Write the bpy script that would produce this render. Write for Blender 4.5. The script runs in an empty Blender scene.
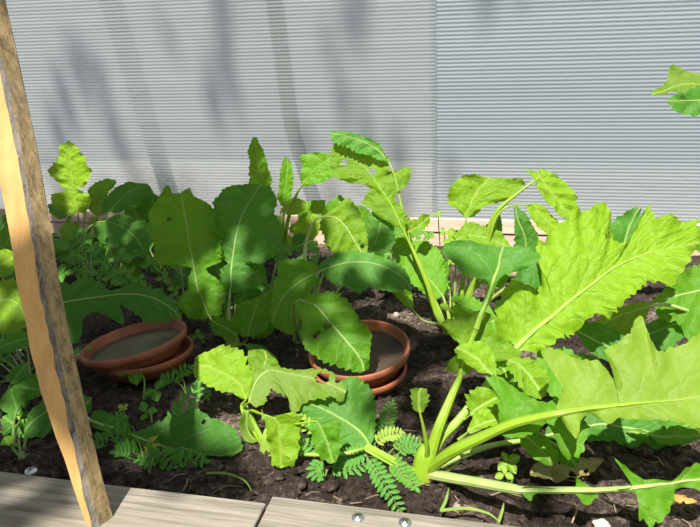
import bpy, math, random
from mathutils import Vector, Matrix, noise

C = bpy.context.scene
COL = C.collection
RNG = random.Random(7)

# ------------------------------------------------------------------ camera, sky, sun, exposure
F, CAM_H = 540.0, 0.36
YAW, PITCH = math.radians(9.6), math.radians(12.8)
cam_data = bpy.data.cameras.new('camera')
cam = bpy.data.objects.new('camera', cam_data)
COL.objects.link(cam)
cam.location = (0, 0, CAM_H)
cam.rotation_euler = (math.pi / 2 - PITCH, 0, YAW)
cam_data.sensor_fit = 'HORIZONTAL'
cam_data.sensor_width = 36.0
cam_data.lens = 36.0 * F / 700.0
cam_data.clip_start = 0.01
C.camera = cam

world = bpy.data.worlds.new('sky')
C.world = world
world.use_nodes = True
bg = world.node_tree.nodes['Background']
bg.inputs[0].default_value = (0.88, 0.94, 1.0, 1)
bg.inputs[1].default_value = 0.49

sun_data = bpy.data.lights.new('sun', 'SUN')
sun_data.energy = 9.0
sun_data.angle = math.radians(0.6)
sun_data.color = (1.0, 0.95, 0.86)
sun = bpy.data.objects.new('sun', sun_data)
COL.objects.link(sun)
SUN_DIR = Vector((0.14, 0.66, -1.0)).normalized()
sun.rotation_euler = SUN_DIR.to_track_quat('-Z', 'Y').to_euler()
sun.location = (-1, -3, 5)

C.view_settings.view_transform = 'Standard'
C.view_settings.look = 'None'
C.view_settings.gamma = 1.0
C.view_settings.exposure = 0.0
C.view_settings.use_curve_mapping = False

# ------------------------------------------------------------------ measuring helpers
_fw = Vector((-math.sin(YAW) * math.cos(PITCH), math.cos(YAW) * math.cos(PITCH), -math.sin(PITCH)))
_rt = Vector((math.cos(YAW), math.sin(YAW), 0))
_up = _rt.cross(_fw)
EYE = Vector((0, 0, CAM_H))

def ray(x, y):
    return _fw + _rt * ((x - 350) / F) + _up * ((263.5 - y) / F)

def gnd(x, y, z=0.0):
    d = ray(x, y)
    return EYE + d * ((z - CAM_H) / d.z)

def at(x, y, Y):
    d = ray(x, y)
    return EYE + d * (Y / d.y)

class Plane:
    """Plane Y = Y0 + k (z-z0) + kx (x-x0) through the point seen at (x, y) at distance Y."""
    def __init__(s, x, y, Y, k, kx=0.0):
        s.R = at(x, y, Y)
        s.n = Vector((kx, -1.0, k)).normalized()
    def __call__(s, x, y):
        d = ray(x, y)
        dn = d.dot(s.n)
        t = (s.R - EYE).dot(s.n) / dn if abs(dn) > 1e-4 else 0
        return EYE + d * t

# ------------------------------------------------------------------ object helpers
def props(o, label=None, cat=None, group=None, kind=None):
    if label: o['label'] = label
    if cat: o['category'] = cat
    if group: o['group'] = group
    if kind: o['kind'] = kind
    return o

def empty(name, loc, label=None, cat=None, group=None, kind=None):
    o = bpy.data.objects.new(name, None)
    o.empty_display_size = 0.02
    COL.objects.link(o)
    o.location = loc
    return props(o, label, cat, group, kind)

def origin_of(o):
    p = Vector((0, 0, 0))
    while o is not None:
        p = p + Vector(o.location)
        o = o.parent
    return p

def mesh_obj(name, verts, faces, mat, parent=None, uvs=None, smooth=True, loc=None):
    base = origin_of(parent) if parent is not None else Vector((0, 0, 0))
    off = base if loc is None else Vector(loc)
    me = bpy.data.meshes.new(name)
    me.from_pydata([tuple(Vector(v) - off) for v in verts], [], faces)
    me.update()
    if uvs is not None:
        ul = me.uv_layers.new(name='UVMap')
        for lp in me.loops:
            ul.data[lp.index].uv = uvs[lp.vertex_index]
    if smooth:
        me.polygons.foreach_set('use_smooth', [True] * len(me.polygons))
    mats = mat if isinstance(mat, (list, tuple)) else [mat]
    for m in mats:
        me.materials.append(m)
    o = bpy.data.objects.new(name, me)
    COL.objects.link(o)
    if parent is not None:
        o.parent = parent
        o.location = off - base
    else:
        o.location = off
    return o

def cr(p, t):
    """Catmull-Rom through a list of Vectors / tuples, t in 0..len-1."""
    n = len(p)
    i = min(int(t), n - 2)
    u = t - i
    p0 = p[i - 1] if i > 0 else p[0] * 2 - p[1]
    p1, p2 = p[i], p[i + 1]
    p3 = p[i + 2] if i + 2 < n else p2 * 2 - p1
    return 0.5 * (2 * p1 + (p2 - p0) * u + (2 * p0 - 5 * p1 + 4 * p2 - p3) * u * u + (3 * p1 - p0 - 3 * p2 + p3) * u ** 3)

def tube_geo(V, Fc, pts, radii, segs=8, U=None, flat=1.0):
    n = len(pts)
    b0 = len(V)
    ref = Vector((0.13, -0.4, 0.9)).normalized()
    L = 0.0
    for i, p in enumerate(pts):
        t = (pts[min(i + 1, n - 1)] - pts[max(i - 1, 0)])
        t = t.normalized() if t.length > 1e-9 else Vector((0, 0, 1))
        a = ref - t * ref.dot(t)
        if a.length < 1e-3: a = t.orthogonal()
        a.normalize()
        b = t.cross(a)
        if i: L += (pts[i] - pts[i - 1]).length
        for s in range(segs):
            an = 2 * math.pi * s / segs
            V.append(p + (a * math.cos(an) * flat + b * math.sin(an)) * radii[i])
            if U is not None: U.append((L, s / segs))
    for i in range(n - 1):
        for s in range(segs):
            s2 = (s + 1) % segs
            Fc.append((b0 + i * segs + s, b0 + i * segs + s2, b0 + (i + 1) * segs + s2, b0 + (i + 1) * segs + s))
    Fc.append(tuple(b0 + s for s in range(segs))[::-1])
    Fc.append(tuple(b0 + (n - 1) * segs + s for s in range(segs)))

def smooth_pts(ctrl, per=6):
    if len(ctrl) < 2: return ctrl
    m = (len(ctrl) - 1) * per
    return [cr(ctrl, i * (len(ctrl) - 1) / m) for i in range(m + 1)]

def box_geo(V, Fc, x0, x1, y0, y1, z0, z1, nx=1):
    b = len(V)
    for i in range(nx + 1):
        x = x0 + (x1 - x0) * i / nx
        V += [Vector((x, y0, z0)), Vector((x, y1, z0)), Vector((x, y1, z1)), Vector((x, y0, z1))]
    for i in range(nx):
        a, c = b + 4 * i, b + 4 * i + 4
        for s in range(4):
            s2 = (s + 1) % 4
            Fc.append((a + s, c + s, c + s2, a + s2))
    Fc.append((b, b + 1, b + 2, b + 3))
    e = b + 4 * nx
    Fc.append((e + 3, e + 2, e + 1, e))

def bevel(o, w=0.003, seg=2):
    m = o.modifiers.new('bevel', 'BEVEL')
    m.width = w
    m.segments = seg
    m.limit_method = 'ANGLE'
    return o

# ------------------------------------------------------------------ materials
def new_mat(name):
    m = bpy.data.materials.new(name)
    m.use_nodes = True
    nt = m.node_tree
    nt.nodes.clear()
    out = nt.nodes.new('ShaderNodeOutputMaterial')
    return m, nt, out

class NB:
    def __init__(s, nt): s.nt = nt
    def n(s, typ, **kw):
        nd = s.nt.nodes.new(typ)
        for k, v in kw.items():
            if k.startswith('i_'):
                key = k[2:]
                key = int(key) if key.isdigit() else key
                s.set(nd.inputs[key], v)
            else:
                setattr(nd, k, v)
        return nd
    def set(s, sock, v):
        if isinstance(v, bpy.types.NodeSocket): s.nt.links.new(v, sock)
        else: sock.default_value = v
    def math(s, op, a, b=0.0, c=None):
        nd = s.n('ShaderNodeMath', operation=op)
        s.set(nd.inputs[0], a); s.set(nd.inputs[1], b)
        if c is not None: s.set(nd.inputs[2], c)
        return nd.outputs[0]
    def mix(s, f, a, b):
        nd = s.n('ShaderNodeMix', data_type='RGBA')
        s.set(nd.inputs[0], f); s.set(nd.inputs[6], a); s.set(nd.inputs[7], b)
        return nd.outputs[2]
    def ramp(s, f, stops):
        nd = s.n('ShaderNodeValToRGB')
        el = nd.color_ramp.elements
        while len(el) < len(stops): el.new(0.5)
        for e, (p, c) in zip(el, stops):
            e.position = p
            e.color = c if len(c) == 4 else (*c, 1)
        s.set(nd.inputs[0], f)
        return nd.outputs[0]

def leaf_material(name, top, vein, trans, tweight=0.42, crinkle=0.6, vein_gap=0.030, rough=0.5):
    m, nt, out = new_mat(name)
    b = NB(nt)
    uv = b.n('ShaderNodeUVMap')
    sep = b.n('ShaderNodeSeparateXYZ', i_0=uv.outputs[0])
    u, v = sep.outputs[0], sep.outputs[1]
    av = b.math('ABSOLUTE', v)
    geo = b.n('ShaderNodeTexCoord')
    ns = b.n('ShaderNodeTexNoise', i_Vector=geo.outputs['Object'], i_Scale=38.0, i_Detail=3.0)
    wob = b.math('MULTIPLY', b.math('SUBTRACT', ns.outputs[0], 0.5), 0.030)
    t = b.math('ADD', b.math('SUBTRACT', u, b.math('MULTIPLY', av, 0.75)), wob)
    # side veins leave the midrib alternately on both sides
    sgn = b.math('MULTIPLY', b.math('SIGN', v), vein_gap * 0.25)
    ph = b.math('DIVIDE', b.math('ADD', t, sgn), vein_gap)
    tri = b.math('ABSOLUTE', b.math('SUBTRACT', b.math('FRACT', ph), 0.5))          # 0 on the vein, .5 between
    side = b.n('ShaderNodeMapRange', i_0=tri, i_1=0.0, i_2=0.05, i_3=1.0, i_4=0.0).outputs[0]
    midr = b.n('ShaderNodeMapRange', i_0=av, i_1=0.0006, i_2=0.0022, i_3=1.0, i_4=0.0).outputs[0]
    dis = b.n('ShaderNodeTexNoise', i_Vector=geo.outputs['Object'], i_Scale=60.0, i_Detail=2.0)
    dv = b.n('ShaderNodeVectorMath', operation='MULTIPLY_ADD')
    b.set(dv.inputs[0], dis.outputs['Color']); dv.inputs[1].default_value = (0.016, 0.016, 0.016); b.set(dv.inputs[2], geo.outputs['Object'])
    net = b.n('ShaderNodeTexVoronoi', feature='DISTANCE_TO_EDGE', i_Vector=dv.outputs[0], i_Scale=120.0)
    netl = b.n('ShaderNodeMapRange', i_0=net.outputs['Distance'], i_1=0.0, i_2=0.10, i_3=1.0, i_4=0.0).outputs[0]
    veins = b.math('MAXIMUM', b.math('MAXIMUM', b.math('MULTIPLY', side, 0.50), midr), b.math('MULTIPLY', netl, 0.05))
    big = b.n('ShaderNodeTexNoise', i_Vector=geo.outputs['Object'], i_Scale=14.0, i_Detail=4.0)
    oi = b.n('ShaderNodeObjectInfo')
    var = b.math('ADD', b.math('MULTIPLY', big.outputs[0], 0.5), b.math('MULTIPLY', oi.outputs['Random'], 0.5))
    c1 = tuple(x * 0.78 for x in top) + (1,)
    c2 = (min(1, top[0] * 1.35), min(1, top[1] * 1.2), top[2] * 1.1, 1)
    base = b.ramp(var, [(0.25, c1), (0.75, c2)])
    colr = b.mix(b.math('MULTIPLY', veins, 0.75), base, (*vein, 1))
    bumph = b.math('SUBTRACT', b.math('MULTIPLY', b.math('POWER', tri, 0.5), 0.7), b.math('MULTIPLY', netl, 0.05))
    bumph = b.math('ADD', bumph, b.math('ADD', b.math('MULTIPLY', ns.outputs[0], 0.9), b.math('MULTIPLY', dis.outputs[0], 0.9)))
    bump = b.n('ShaderNodeBump', i_Strength=min(1.0, crinkle * 1.5), i_Distance=0.0042, i_Height=bumph)
    pb = b.n('ShaderNodeBsdfPrincipled')
    b.set(pb.inputs['Base Color'], colr)
    pb.inputs['Roughness'].default_value = rough
    pb.inputs['Specular IOR Level'].default_value = 0.22
    b.set(pb.inputs['Normal'], bump.outputs[0])
    tr = b.n('ShaderNodeBsdfTranslucent')
    b.set(tr.inputs[0], b.mix(b.math('MULTIPLY', veins, 0.35), (*trans, 1), (*vein, 1)))
    b.set(tr.inputs[1], bump.outputs[0])
    mx = b.n('ShaderNodeMixShader', i_0=tweight, i_1=pb.outputs[0], i_2=tr.outputs[0])
    nt.links.new(mx.outputs[0], out.inputs[0])
    m['vein_gap'] = vein_gap
    return m

M_LEAF = leaf_material('turnip_leaf', (0.110, 0.320, 0.016), (0.36, 0.56, 0.14), (0.30, 0.56, 0.012))
M_DARK = leaf_material('dark_leaf', (0.078, 0.262, 0.030), (0.34, 0.50, 0.20), (0.16, 0.40, 0.02), crinkle=0.45)  # darker green; puts shade into the colour of leaves lying under others
M_LIME = leaf_material('young_lit_leaf', (0.195, 0.400, 0.018), (0.46, 0.60, 0.14), (0.38, 0.56, 0.016), crinkle=0.9, vein_gap=0.026)  # lime of young leaves, also sunlight painted into the lit lobes
M_PALE = leaf_material('pale_leaf', (0.180, 0.330, 0.036), (0.38, 0.50, 0.13), (0.27, 0.42, 0.02), crinkle=0.35, vein_gap=0.036)
M_BEAN = leaf_material('small_leaf', (0.080, 0.270, 0.022), (0.22, 0.44, 0.10), (0.22, 0.50, 0.02), crinkle=0.3, vein_gap=0.007)
M_FERN = leaf_material('vetch_leaf', (0.080, 0.290, 0.035), (0.16, 0.40, 0.08), (0.22, 0.50, 0.04), crinkle=0.2, vein_gap=0.006)
M_YELL = leaf_material('yellow_leaf', (0.42, 0.55, 0.02), (0.6, 0.66, 0.2), (0.6, 0.65, 0.02), crinkle=0.3, vein_gap=0.008)
M_DEAD = leaf_material('dead_leaf', (0.20, 0.19, 0.07), (0.34, 0.30, 0.14), (0.20, 0.16, 0.05), tweight=0.15)

def stalk_material(name, c1, c2, tweight=0.18):
    m, nt, out = new_mat(name)
    b = NB(nt)
    tc = b.n('ShaderNodeTexCoord')
    ns = b.n('ShaderNodeTexNoise', i_Vector=tc.outputs['Object'], i_Scale=30.0, i_Detail=3.0)
    colr = b.ramp(ns.outputs[0], [(0.35, c1), (0.65, c2)])
    uv = b.n('ShaderNodeUVMap')
    sep = b.n('ShaderNodeSeparateXYZ', i_0=uv.outputs[0])
    rid = b.math('SINE', b.math('MULTIPLY', sep.outputs[1], 50.0))
    bump = b.n('ShaderNodeBump', i_Strength=0.35, i_Distance=0.0006, i_Height=rid)
    pb = b.n('ShaderNodeBsdfPrincipled')
    b.set(pb.inputs['Base Color'], colr)
    pb.inputs['Roughness'].default_value = 0.38
    b.set(pb.inputs['Normal'], bump.outputs[0])
    tr = b.n('ShaderNodeBsdfTranslucent')
    tr.inputs[0].default_value = (*c2[:3], 1)
    mx = b.n('ShaderNodeMixShader', i_0=tweight, i_1=pb.outputs[0], i_2=tr.outputs[0])
    nt.links.new(mx.outputs[0], out.inputs[0])
    return m

M_STALK = stalk_material('leaf_stalk', (0.26, 0.42, 0.05), (0.38, 0.54, 0.10))
M_STALK_Y = stalk_material('yellow_green_stalk', (0.24, 0.42, 0.022), (0.34, 0.50, 0.04))
M_STALK_P = stalk_material('pale_stalk', (0.33, 0.47, 0.12), (0.48, 0.58, 0.22))
M_STALK_D = stalk_material('thin_stem', (0.16, 0.30, 0.06), (0.26, 0.36, 0.10))

def wood_material(name, c_dark, c_light, c_stain, axis=0, scale=1.0, grey=None, stripe=None):
    m, nt, out = new_mat(name)
    b = NB(nt)
    tc = b.n('ShaderNodeTexCoord')
    mp = b.n('ShaderNodeMapping', i_Vector=tc.outputs['Object'])
    sc = [60.0 * scale] * 3
    sc[axis] = 2.2 * scale
    mp.inputs['Scale'].default_value = sc
    n1 = b.n('ShaderNodeTexNoise', i_Vector=mp.outputs[0], i_Scale=1.0, i_Detail=6.0, i_Roughness=0.6, i_Distortion=0.6)
    n2 = b.n('ShaderNodeTexNoise', i_Vector=mp.outputs[0], i_Scale=5.0, i_Detail=3.0)
    nl = b.n('ShaderNodeTexNoise', i_Vector=tc.outputs['Object'], i_Scale=9.0, i_Detail=4.0)
    f = b.math('ADD', b.math('MULTIPLY', n1.outputs[0], 0.65), b.math('MULTIPLY', n2.outputs[0], 0.35))
    colr = b.ramp(f, [(0.34, c_dark), (0.62, c_light)])
    st = b.n('ShaderNodeMapRange', i_0=nl.outputs[0], i_1=0.52, i_2=0.72, i_3=0.0, i_4=0.6).outputs[0]
    colr = b.mix(st, colr, (*c_stain, 1))
    bump = b.n('ShaderNodeBump', i_Strength=0.5, i_Distance=0.0012, i_Height=f)
    pb = b.n('ShaderNodeBsdfPrincipled')
    b.set(pb.inputs['Base Color'], colr)
    pb.inputs['Roughness'].default_value = 0.75
    b.set(pb.inputs['Normal'], bump.outputs[0])
    nt.links.new(pb.outputs[0], out.inputs[0])
    return m

M_PLANK = wood_material('weathered_plank', (0.12, 0.105, 0.08), (0.33, 0.295, 0.24), (0.21, 0.19, 0.16), scale=2.0)
M_BACKBOARD = wood_material('pale_board', (0.50, 0.35, 0.25), (0.74, 0.57, 0.46), (0.60, 0.45, 0.34), scale=0.8)
M_SLAT_Y = wood_material('sunlit_yellow_wood', (0.46, 0.25, 0.075), (0.60, 0.36, 0.125), (0.48, 0.27, 0.09), axis=2, scale=1.0)  # left face of the stake, warm sunlight painted into its colour
M_SLAT_G = wood_material('grey_wood', (0.09, 0.065, 0.032), (0.42, 0.30, 0.14), (0.14, 0.12, 0.10), axis=2, scale=3.6)
M_SLAT_B = wood_material('blackened_wood', (0.02, 0.02, 0.02), (0.22, 0.19, 0.15), (0.08, 0.075, 0.07), axis=2, scale=4.0)
M_POST = wood_material('post_wood', (0.06, 0.045, 0.03), (0.14, 0.10, 0.07), (0.1, 0.07, 0.05), axis=2, scale=0.8)

def simple_mat(name, col, rough=0.6, metal=0.0, nscale=40.0, namt=0.25, bump=0.0):
    m, nt, out = new_mat(name)
    b = NB(nt)
    tc = b.n('ShaderNodeTexCoord')
    ns = b.n('ShaderNodeTexNoise', i_Vector=tc.outputs['Object'], i_Scale=nscale, i_Detail=5.0)
    lo = tuple(c * (1 - namt) for c in col)
    hi = tuple(min(1, c * (1 + namt)) for c in col)
    colr = b.ramp(ns.outputs[0], [(0.3, lo), (0.7, hi)])
    pb = b.n('ShaderNodeBsdfPrincipled')
    b.set(pb.inputs['Base Color'], colr)
    pb.inputs['Roughness'].default_value = rough
    pb.inputs['Metallic'].default_value = metal
    if bump:
        bp = b.n('ShaderNodeBump', i_Strength=bump, i_Distance=0.002, i_Height=ns.outputs[0])
        b.set(pb.inputs['Normal'], bp.outputs[0])
    nt.links.new(pb.outputs[0], out.inputs[0])
    return m

M_TERRA = simple_mat('terracotta', (0.30, 0.095, 0.045), 0.6, nscale=22, namt=0.35, bump=0.25)
M_SILT = simple_mat('dry_silt', (0.060, 0.050, 0.018), 0.45, nscale=18, namt=0.4, bump=0.3)
M_METAL = simple_mat('zinc', (0.62, 0.63, 0.65), 0.35, 1.0, nscale=300, namt=0.15)
M_SLOT = simple_mat('screw_recess', (0.10, 0.10, 0.11), 0.5, 0.6)
M_PEBBLE = simple_mat('pale_stone', (0.62, 0.56, 0.48), 0.8, nscale=60, bump=0.4)
M_PEBBLE_D = simple_mat('grey_stone', (0.30, 0.26, 0.22), 0.8, nscale=60, bump=0.4)
M_SHARD = simple_mat('orange_shard', (0.62, 0.24, 0.05), 0.7, nscale=50)
M_ROOT = simple_mat('pinkish_root', (0.52, 0.33, 0.26), 0.65, nscale=40, bump=0.4)
M_STRAW = simple_mat('straw', (0.30, 0.22, 0.13), 0.8, nscale=30, namt=0.35)
M_BARK = simple_mat('bark', (0.10, 0.075, 0.055), 0.9, nscale=12, namt=0.4, bump=0.6)
M_GROUND = simple_mat('path_ground', (0.30, 0.30, 0.29), 0.95, nscale=6, namt=0.3, bump=0.4)

def soil_material():
    m, nt, out = new_mat('dark_soil')
    b = NB(nt)
    tc = b.n('ShaderNodeTexCoord')
    n1 = b.n('ShaderNodeTexNoise', i_Vector=tc.outputs['Object'], i_Scale=120.0, i_Detail=8.0, i_Roughness=0.75)
    n2 = b.n('ShaderNodeTexNoise', i_Vector=tc.outputs['Object'], i_Scale=6.0, i_Detail=4.0)
    f = b.math('ADD', b.math('MULTIPLY', n1.outputs[0], 0.6), b.math('MULTIPLY', n2.outputs[0], 0.4))
    colr = b.ramp(f, [(0.40, (0.014, 0.009, 0.008)), (0.53, (0.078, 0.056, 0.046)), (0.64, (0.33, 0.255, 0.21))])
    bump = b.n('ShaderNodeBump', i_Strength=0.9, i_Distance=0.010, i_Height=n1.outputs[0])
    pb = b.n('ShaderNodeBsdfPrincipled')
    b.set(pb.inputs['Base Color'], colr)
    pb.inputs['Roughness'].default_value = 0.92
    pb.inputs['Specular IOR Level'].default_value = 0.2
    b.set(pb.inputs['Normal'], bump.outputs[0])
    nt.links.new(pb.outputs[0], out.inputs[0])
    return m
M_SOIL = soil_material()

def sheet_material(name, col, trans_col, see=0.10):
    """Ridged milky twin-wall plastic: shiny, translucent, a little see-through."""
    m, nt, out = new_mat(name)
    b = NB(nt)
    tc = b.n('ShaderNodeTexCoord')
    mp = b.n('ShaderNodeMapping', i_Vector=tc.outputs['Object'])
    mp.inputs['Scale'].default_value = (0.5, 30.0, 30.0)
    n1 = b.n('ShaderNodeTexNoise', i_Vector=mp.outputs[0], i_Scale=1.0, i_Detail=2.0)
    ns = b.n('ShaderNodeTexNoise', i_Vector=tc.outputs['Object'], i_Scale=170.0, i_Detail=1.0)
    spk = b.n('ShaderNodeMapRange', i_0=ns.outputs[0], i_1=0.76, i_2=0.80, i_3=0.0, i_4=0.75).outputs[0]
    c = b.ramp(n1.outputs[0], [(0.3, tuple(x * 0.86 for x in col)), (0.7, col)])
    c = b.mix(spk, c, (0.16, 0.14, 0.12, 1))
    pb = b.n('ShaderNodeBsdfPrincipled')
    b.set(pb.inputs['Base Color'], c)
    pb.inputs['Roughness'].default_value = 0.22
    pb.inputs['Specular IOR Level'].default_value = 0.6
    tr = b.n('ShaderNodeBsdfTranslucent')
    tr.inputs[0].default_value = (*trans_col, 1)
    tp = b.n('ShaderNodeBsdfTransparent')
    m1 = b.n('ShaderNodeMixShader', i_0=0.35, i_1=pb.outputs[0], i_2=tr.outputs[0])
    m2 = b.n('ShaderNodeMixShader', i_0=see, i_1=m1.outputs[0], i_2=tp.outputs[0])
    nt.links.new(m2.outputs[0], out.inputs[0])
    return m
M_SHEET = sheet_material('milky_sheet', (0.49, 0.53, 0.55), (0.59, 0.645, 0.67), see=0.50)
M_SHEET_B = sheet_material('milky_sheet_new', (0.46, 0.525, 0.57), (0.56, 0.635, 0.69), see=0.40)

# ------------------------------------------------------------------ setting: ground, soil, wall, boards
V, Fc = [], []
box_geo(V, Fc, -9, 9, -6, 14, -0.30, -0.16)
props(mesh_obj('ground', V, Fc, M_GROUND, smooth=False), kind='structure')

def soil_h(x, y):
    p = Vector((x, y, 0))
    h = 0.010 * noise.noise(p * 4) + 0.010 * noise.noise(p * 14) + 0.008 * noise.noise(p * 35) + 0.005 * noise.noise(p * 80)
    return h - 0.006

nx, ny = 520, 230
SX0, SX1, SY0, SY1 = -2.3, 1.7, 0.402, 1.935
V, Fc = [], []
for j in range(ny + 1):
    y = SY0 + (SY1 - SY0) * (j / ny) ** 1.25
    for i in range(nx + 1):
        x = SX0 + (SX1 - SX0) * i / nx
        V.append(Vector((x, y, soil_h(x, y))))
for j in range(ny):
    for i in range(nx):
        a = j * (nx + 1) + i
        Fc.append((a, a + 1, a + nx + 2, a + nx + 1))
b0 = len(V)
V += [Vector((SX0, SY0, -0.16)), Vector((SX1, SY0, -0.16)), Vector((SX1, SY1, -0.16)), Vector((SX0, SY1, -0.16))]
Fc.append((b0, b0 + 3, b0 + 2, b0 + 1))
Fc.append(tuple([b0, b0 + 1] + [i for i in range(nx, -1, -1)]))
Fc.append(tuple([b0 + 2, b0 + 3] + [ny * (nx + 1) + i for i in range(nx + 1)]))
Fc.append(tuple([b0 + 3, b0] + [j * (nx + 1) for j in range(ny + 1)]))
Fc.append(tuple([b0 + 1, b0 + 2] + [j * (nx + 1) + nx for j in range(ny, -1, -1)]))
soil_bed = props(mesh_obj('soil_bed', V, Fc, M_SOIL), kind='structure')

# crumbs of soil
V, Fc = [], []
OCT = [Vector(p) for p in ((1, 0, 0), (-1, 0, 0), (0, 1, 0), (0, -1, 0), (0, 0, 1), (0, 0, -1))]
OCF = [(0, 2, 4), (2, 1, 4), (1, 3, 4), (3, 0, 4), (2, 0, 5), (1, 2, 5), (3, 1, 5), (0, 3, 5)]
for _ in range(14000):
    y = 0.41 + 1.45 * RNG.random() ** 1.9
    x = RNG.uniform(-0.95, 0.65) * (0.45 + y * 0.75)
    r = 0.0012 + 0.0060 * RNG.random() ** 4
    b = len(V)
    c = Vector((x, y, soil_h(x, y) + r * 0.35))
    for q in OCT:
        V.append(c + Vector([q[k] * r * RNG.uniform(0.6, 1.3) for k in range(3)]))
    Fc += [tuple(b + i for i in f) for f in OCF]
props(mesh_obj('soil_crumbs', V, Fc, M_SOIL, soil_bed, smooth=False), kind='stuff')

# dry bits of straw
V, Fc = [], []
for _ in range(200):
    y = 0.43 + 1.4 * RNG.random() ** 1.4
    x = RNG.uniform(-0.9, 0.6) * (0.45 + y * 0.7)
    if any((Vector((x, y, 0)) - Vector((q[0], q[1], 0))).length < .12 for q in ((-.50, .745), (-.09, .775))): continue
    a = RNG.uniform(0, math.pi)
    ln = RNG.uniform(0.008, 0.04)
    z = soil_h(x, y) + 0.003
    d = Vector((math.cos(a), math.sin(a), RNG.uniform(-0.05, 0.15)))
    p = Vector((x, y, z))
    q = d.orthogonal().normalized() * ln * 0.15
    tube_geo(V, Fc, [p, p + d * ln * 0.5 + q, p + d * ln], [RNG.uniform(0.0004, 0.0010)] * 3, 4)
props(mesh_obj('straw_litter', V, Fc, M_STRAW), 'dry straw coloured bits of stem littering the soil', 'straw', kind='stuff')

# back wall of ridged sheets, leaning inwards
LEAN = math.radians(11.5)
WY, WZ = 1.955, 0.075
def wall_pt(x, s, d=0.0):
    """s metres up the sheet, d metres towards the bed."""
    return Vector((x, WY - s * math.sin(LEAN) - d * math.cos(LEAN), WZ + s * math.cos(LEAN) - d * math.sin(LEAN)))
wall = empty('wall_back', (0, WY, WZ), kind='structure')
def sheet(xa, xb, xa2, xb2, d, pitch, amp, mat, h=1.25):
    """a ridged sheet: left and right edge positions at the foot and at the top"""
    V, Fc = [], []
    n = int(h / pitch)
    per = 6
    th = 0.006
    rows = n * per
    cols = 10
    for side in (0, 1):
        for r in range(rows + 1):
            s = h * r / rows
            ph = r / per
            w = amp * (math.sin(2 * math.pi * ph) + 0.25 * math.sin(6 * math.pi * ph))
            jit = 0.35 * amp * noise.noise(Vector((0, ph * 0.37, 3.1)))
            for c in range(cols + 1):
                l = xa + (xa2 - xa) * s / h
                rr = xb + (xb2 - xb) * s / h
                V.append(wall_pt(l + (rr - l) * c / cols, s, d + (w + jit if side == 0 else -th)))
    N = (rows + 1) * (cols + 1)
    for r in range(rows):
        for c in range(cols):
            a = r * (cols + 1) + c
            Fc.append((a, a + 1, a + cols + 2, a + cols + 1))
            Fc.append((N + a, N + a + cols + 1, N + a + cols + 2, N + a + 1))
        for c in (0, cols):
            a = r * (cols + 1) + c
            b2 = a + cols + 1
            Fc.append((a, b2, N + b2, N + a) if c == 0 else (a, N + a, N + b2, b2))
    for r in (0, rows):
        for c in range(cols):
            a = r * (cols + 1) + c
            Fc.append((a, N + a, N + a + 1, a + 1))
    return mesh_obj('ridged_sheet', V, Fc, mat, wall, smooth=False)
sheet(-3.2, -0.985, -3.2, -1.14, 0.0, 0.0108, 0.0007, M_SHEET)
sheet(-1.05, -0.014, -1.23, -0.058, 0.009, 0.0108, 0.0007, M_SHEET)
sheet(-0.03, 2.6, -0.075, 2.6, -0.0005, 0.0116, 0.0009, M_SHEET_B)

# leaning post outside the sheet
V, Fc = [], []
p0, p1 = at(318, 262, 1.985), at(273, 0, 1.985)
dirp = (p1 - p0).normalized()
def post_pt(p): return p
base_p = p0 - dirp * 0.03
for p in (Vector((-0.40, 2.03, -0.16)), at(291, 130, 1.972), at(272, -5, 1.855), at(240, -160, 1.78)):
    for dx, dy in ((-0.024, 0), (0.024, 0), (0.024, 0.04), (-0.024, 0.04)):
        V.append(p + Vector((dx, dy, 0)))
for i in range(3):
    for s in range(4):
        Fc.append((4 * i + s, 4 * i + (s + 1) % 4, 4 * i + 4 + (s + 1) % 4, 4 * i + 4 + s))
Fc += [(3, 2, 1, 0), (12, 13, 14, 15)]
o = mesh_obj('wooden_post', V, Fc, M_POST, smooth=False, loc=(-0.40, 2.03, -0.16))
props(o, 'leaning dark wooden post showing through the milky ridged wall', 'post')

def plank(name, x0, x1, y0, y1, z0, z1, mat, label, rz=0.0, cat='board'):
    V, Fc = [], []
    cx, cy = (x0 + x1) / 2, (y0 + y1) / 2
    box_geo(V, Fc, x0, x1, y0, y1, z0, z1, nx=max(1, int((x1 - x0) / 0.05)))
    for v in V:
        v.z += 0.0015 * noise.noise(Vector((v.x * 3, v.y * 20, 0)))
        v.y += 0.002 * noise.noise(Vector((v.x * 4, 5, v.z * 10)))
    o = mesh_obj(name, V, Fc, mat, smooth=False, loc=(cx, cy, z0))
    o.rotation_euler.z = rz
    bevel(o, 0.0014)
    return props(o, label, cat)
plank('wooden_board', -2.4, 1.8, 1.905, 1.94, 0.047, 0.092, M_BACKBOARD, 'upper pale wooden board along the foot of the ridged plastic wall')
plank('wooden_board', -2.4, 1.8, 1.91, 1.94, -0.16, 0.043, M_BACKBOARD, 'lower wooden board half buried in soil below the upper back board')

jx = gnd(268, 500, 0.05).x
left_plank = plank('edge_plank', -1.5, jx - 0.001, 0.262, 0.405, 0.008, 0.050, M_PLANK, 'weathered front edge plank carrying the leaning stake', -0.012)
right_plank = plank('edge_plank', jx + 0.001, 1.2, 0.262, 0.400, 0.007, 0.049, M_PLANK, 'sunlit front edge plank with two screws right of the butt joint', -0.012)
plank('bed_side', -1.5, 1.2, 0.34, 0.385, -0.16, 0.003, M_PLANK, 'upright side board under the front edge planks')

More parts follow.
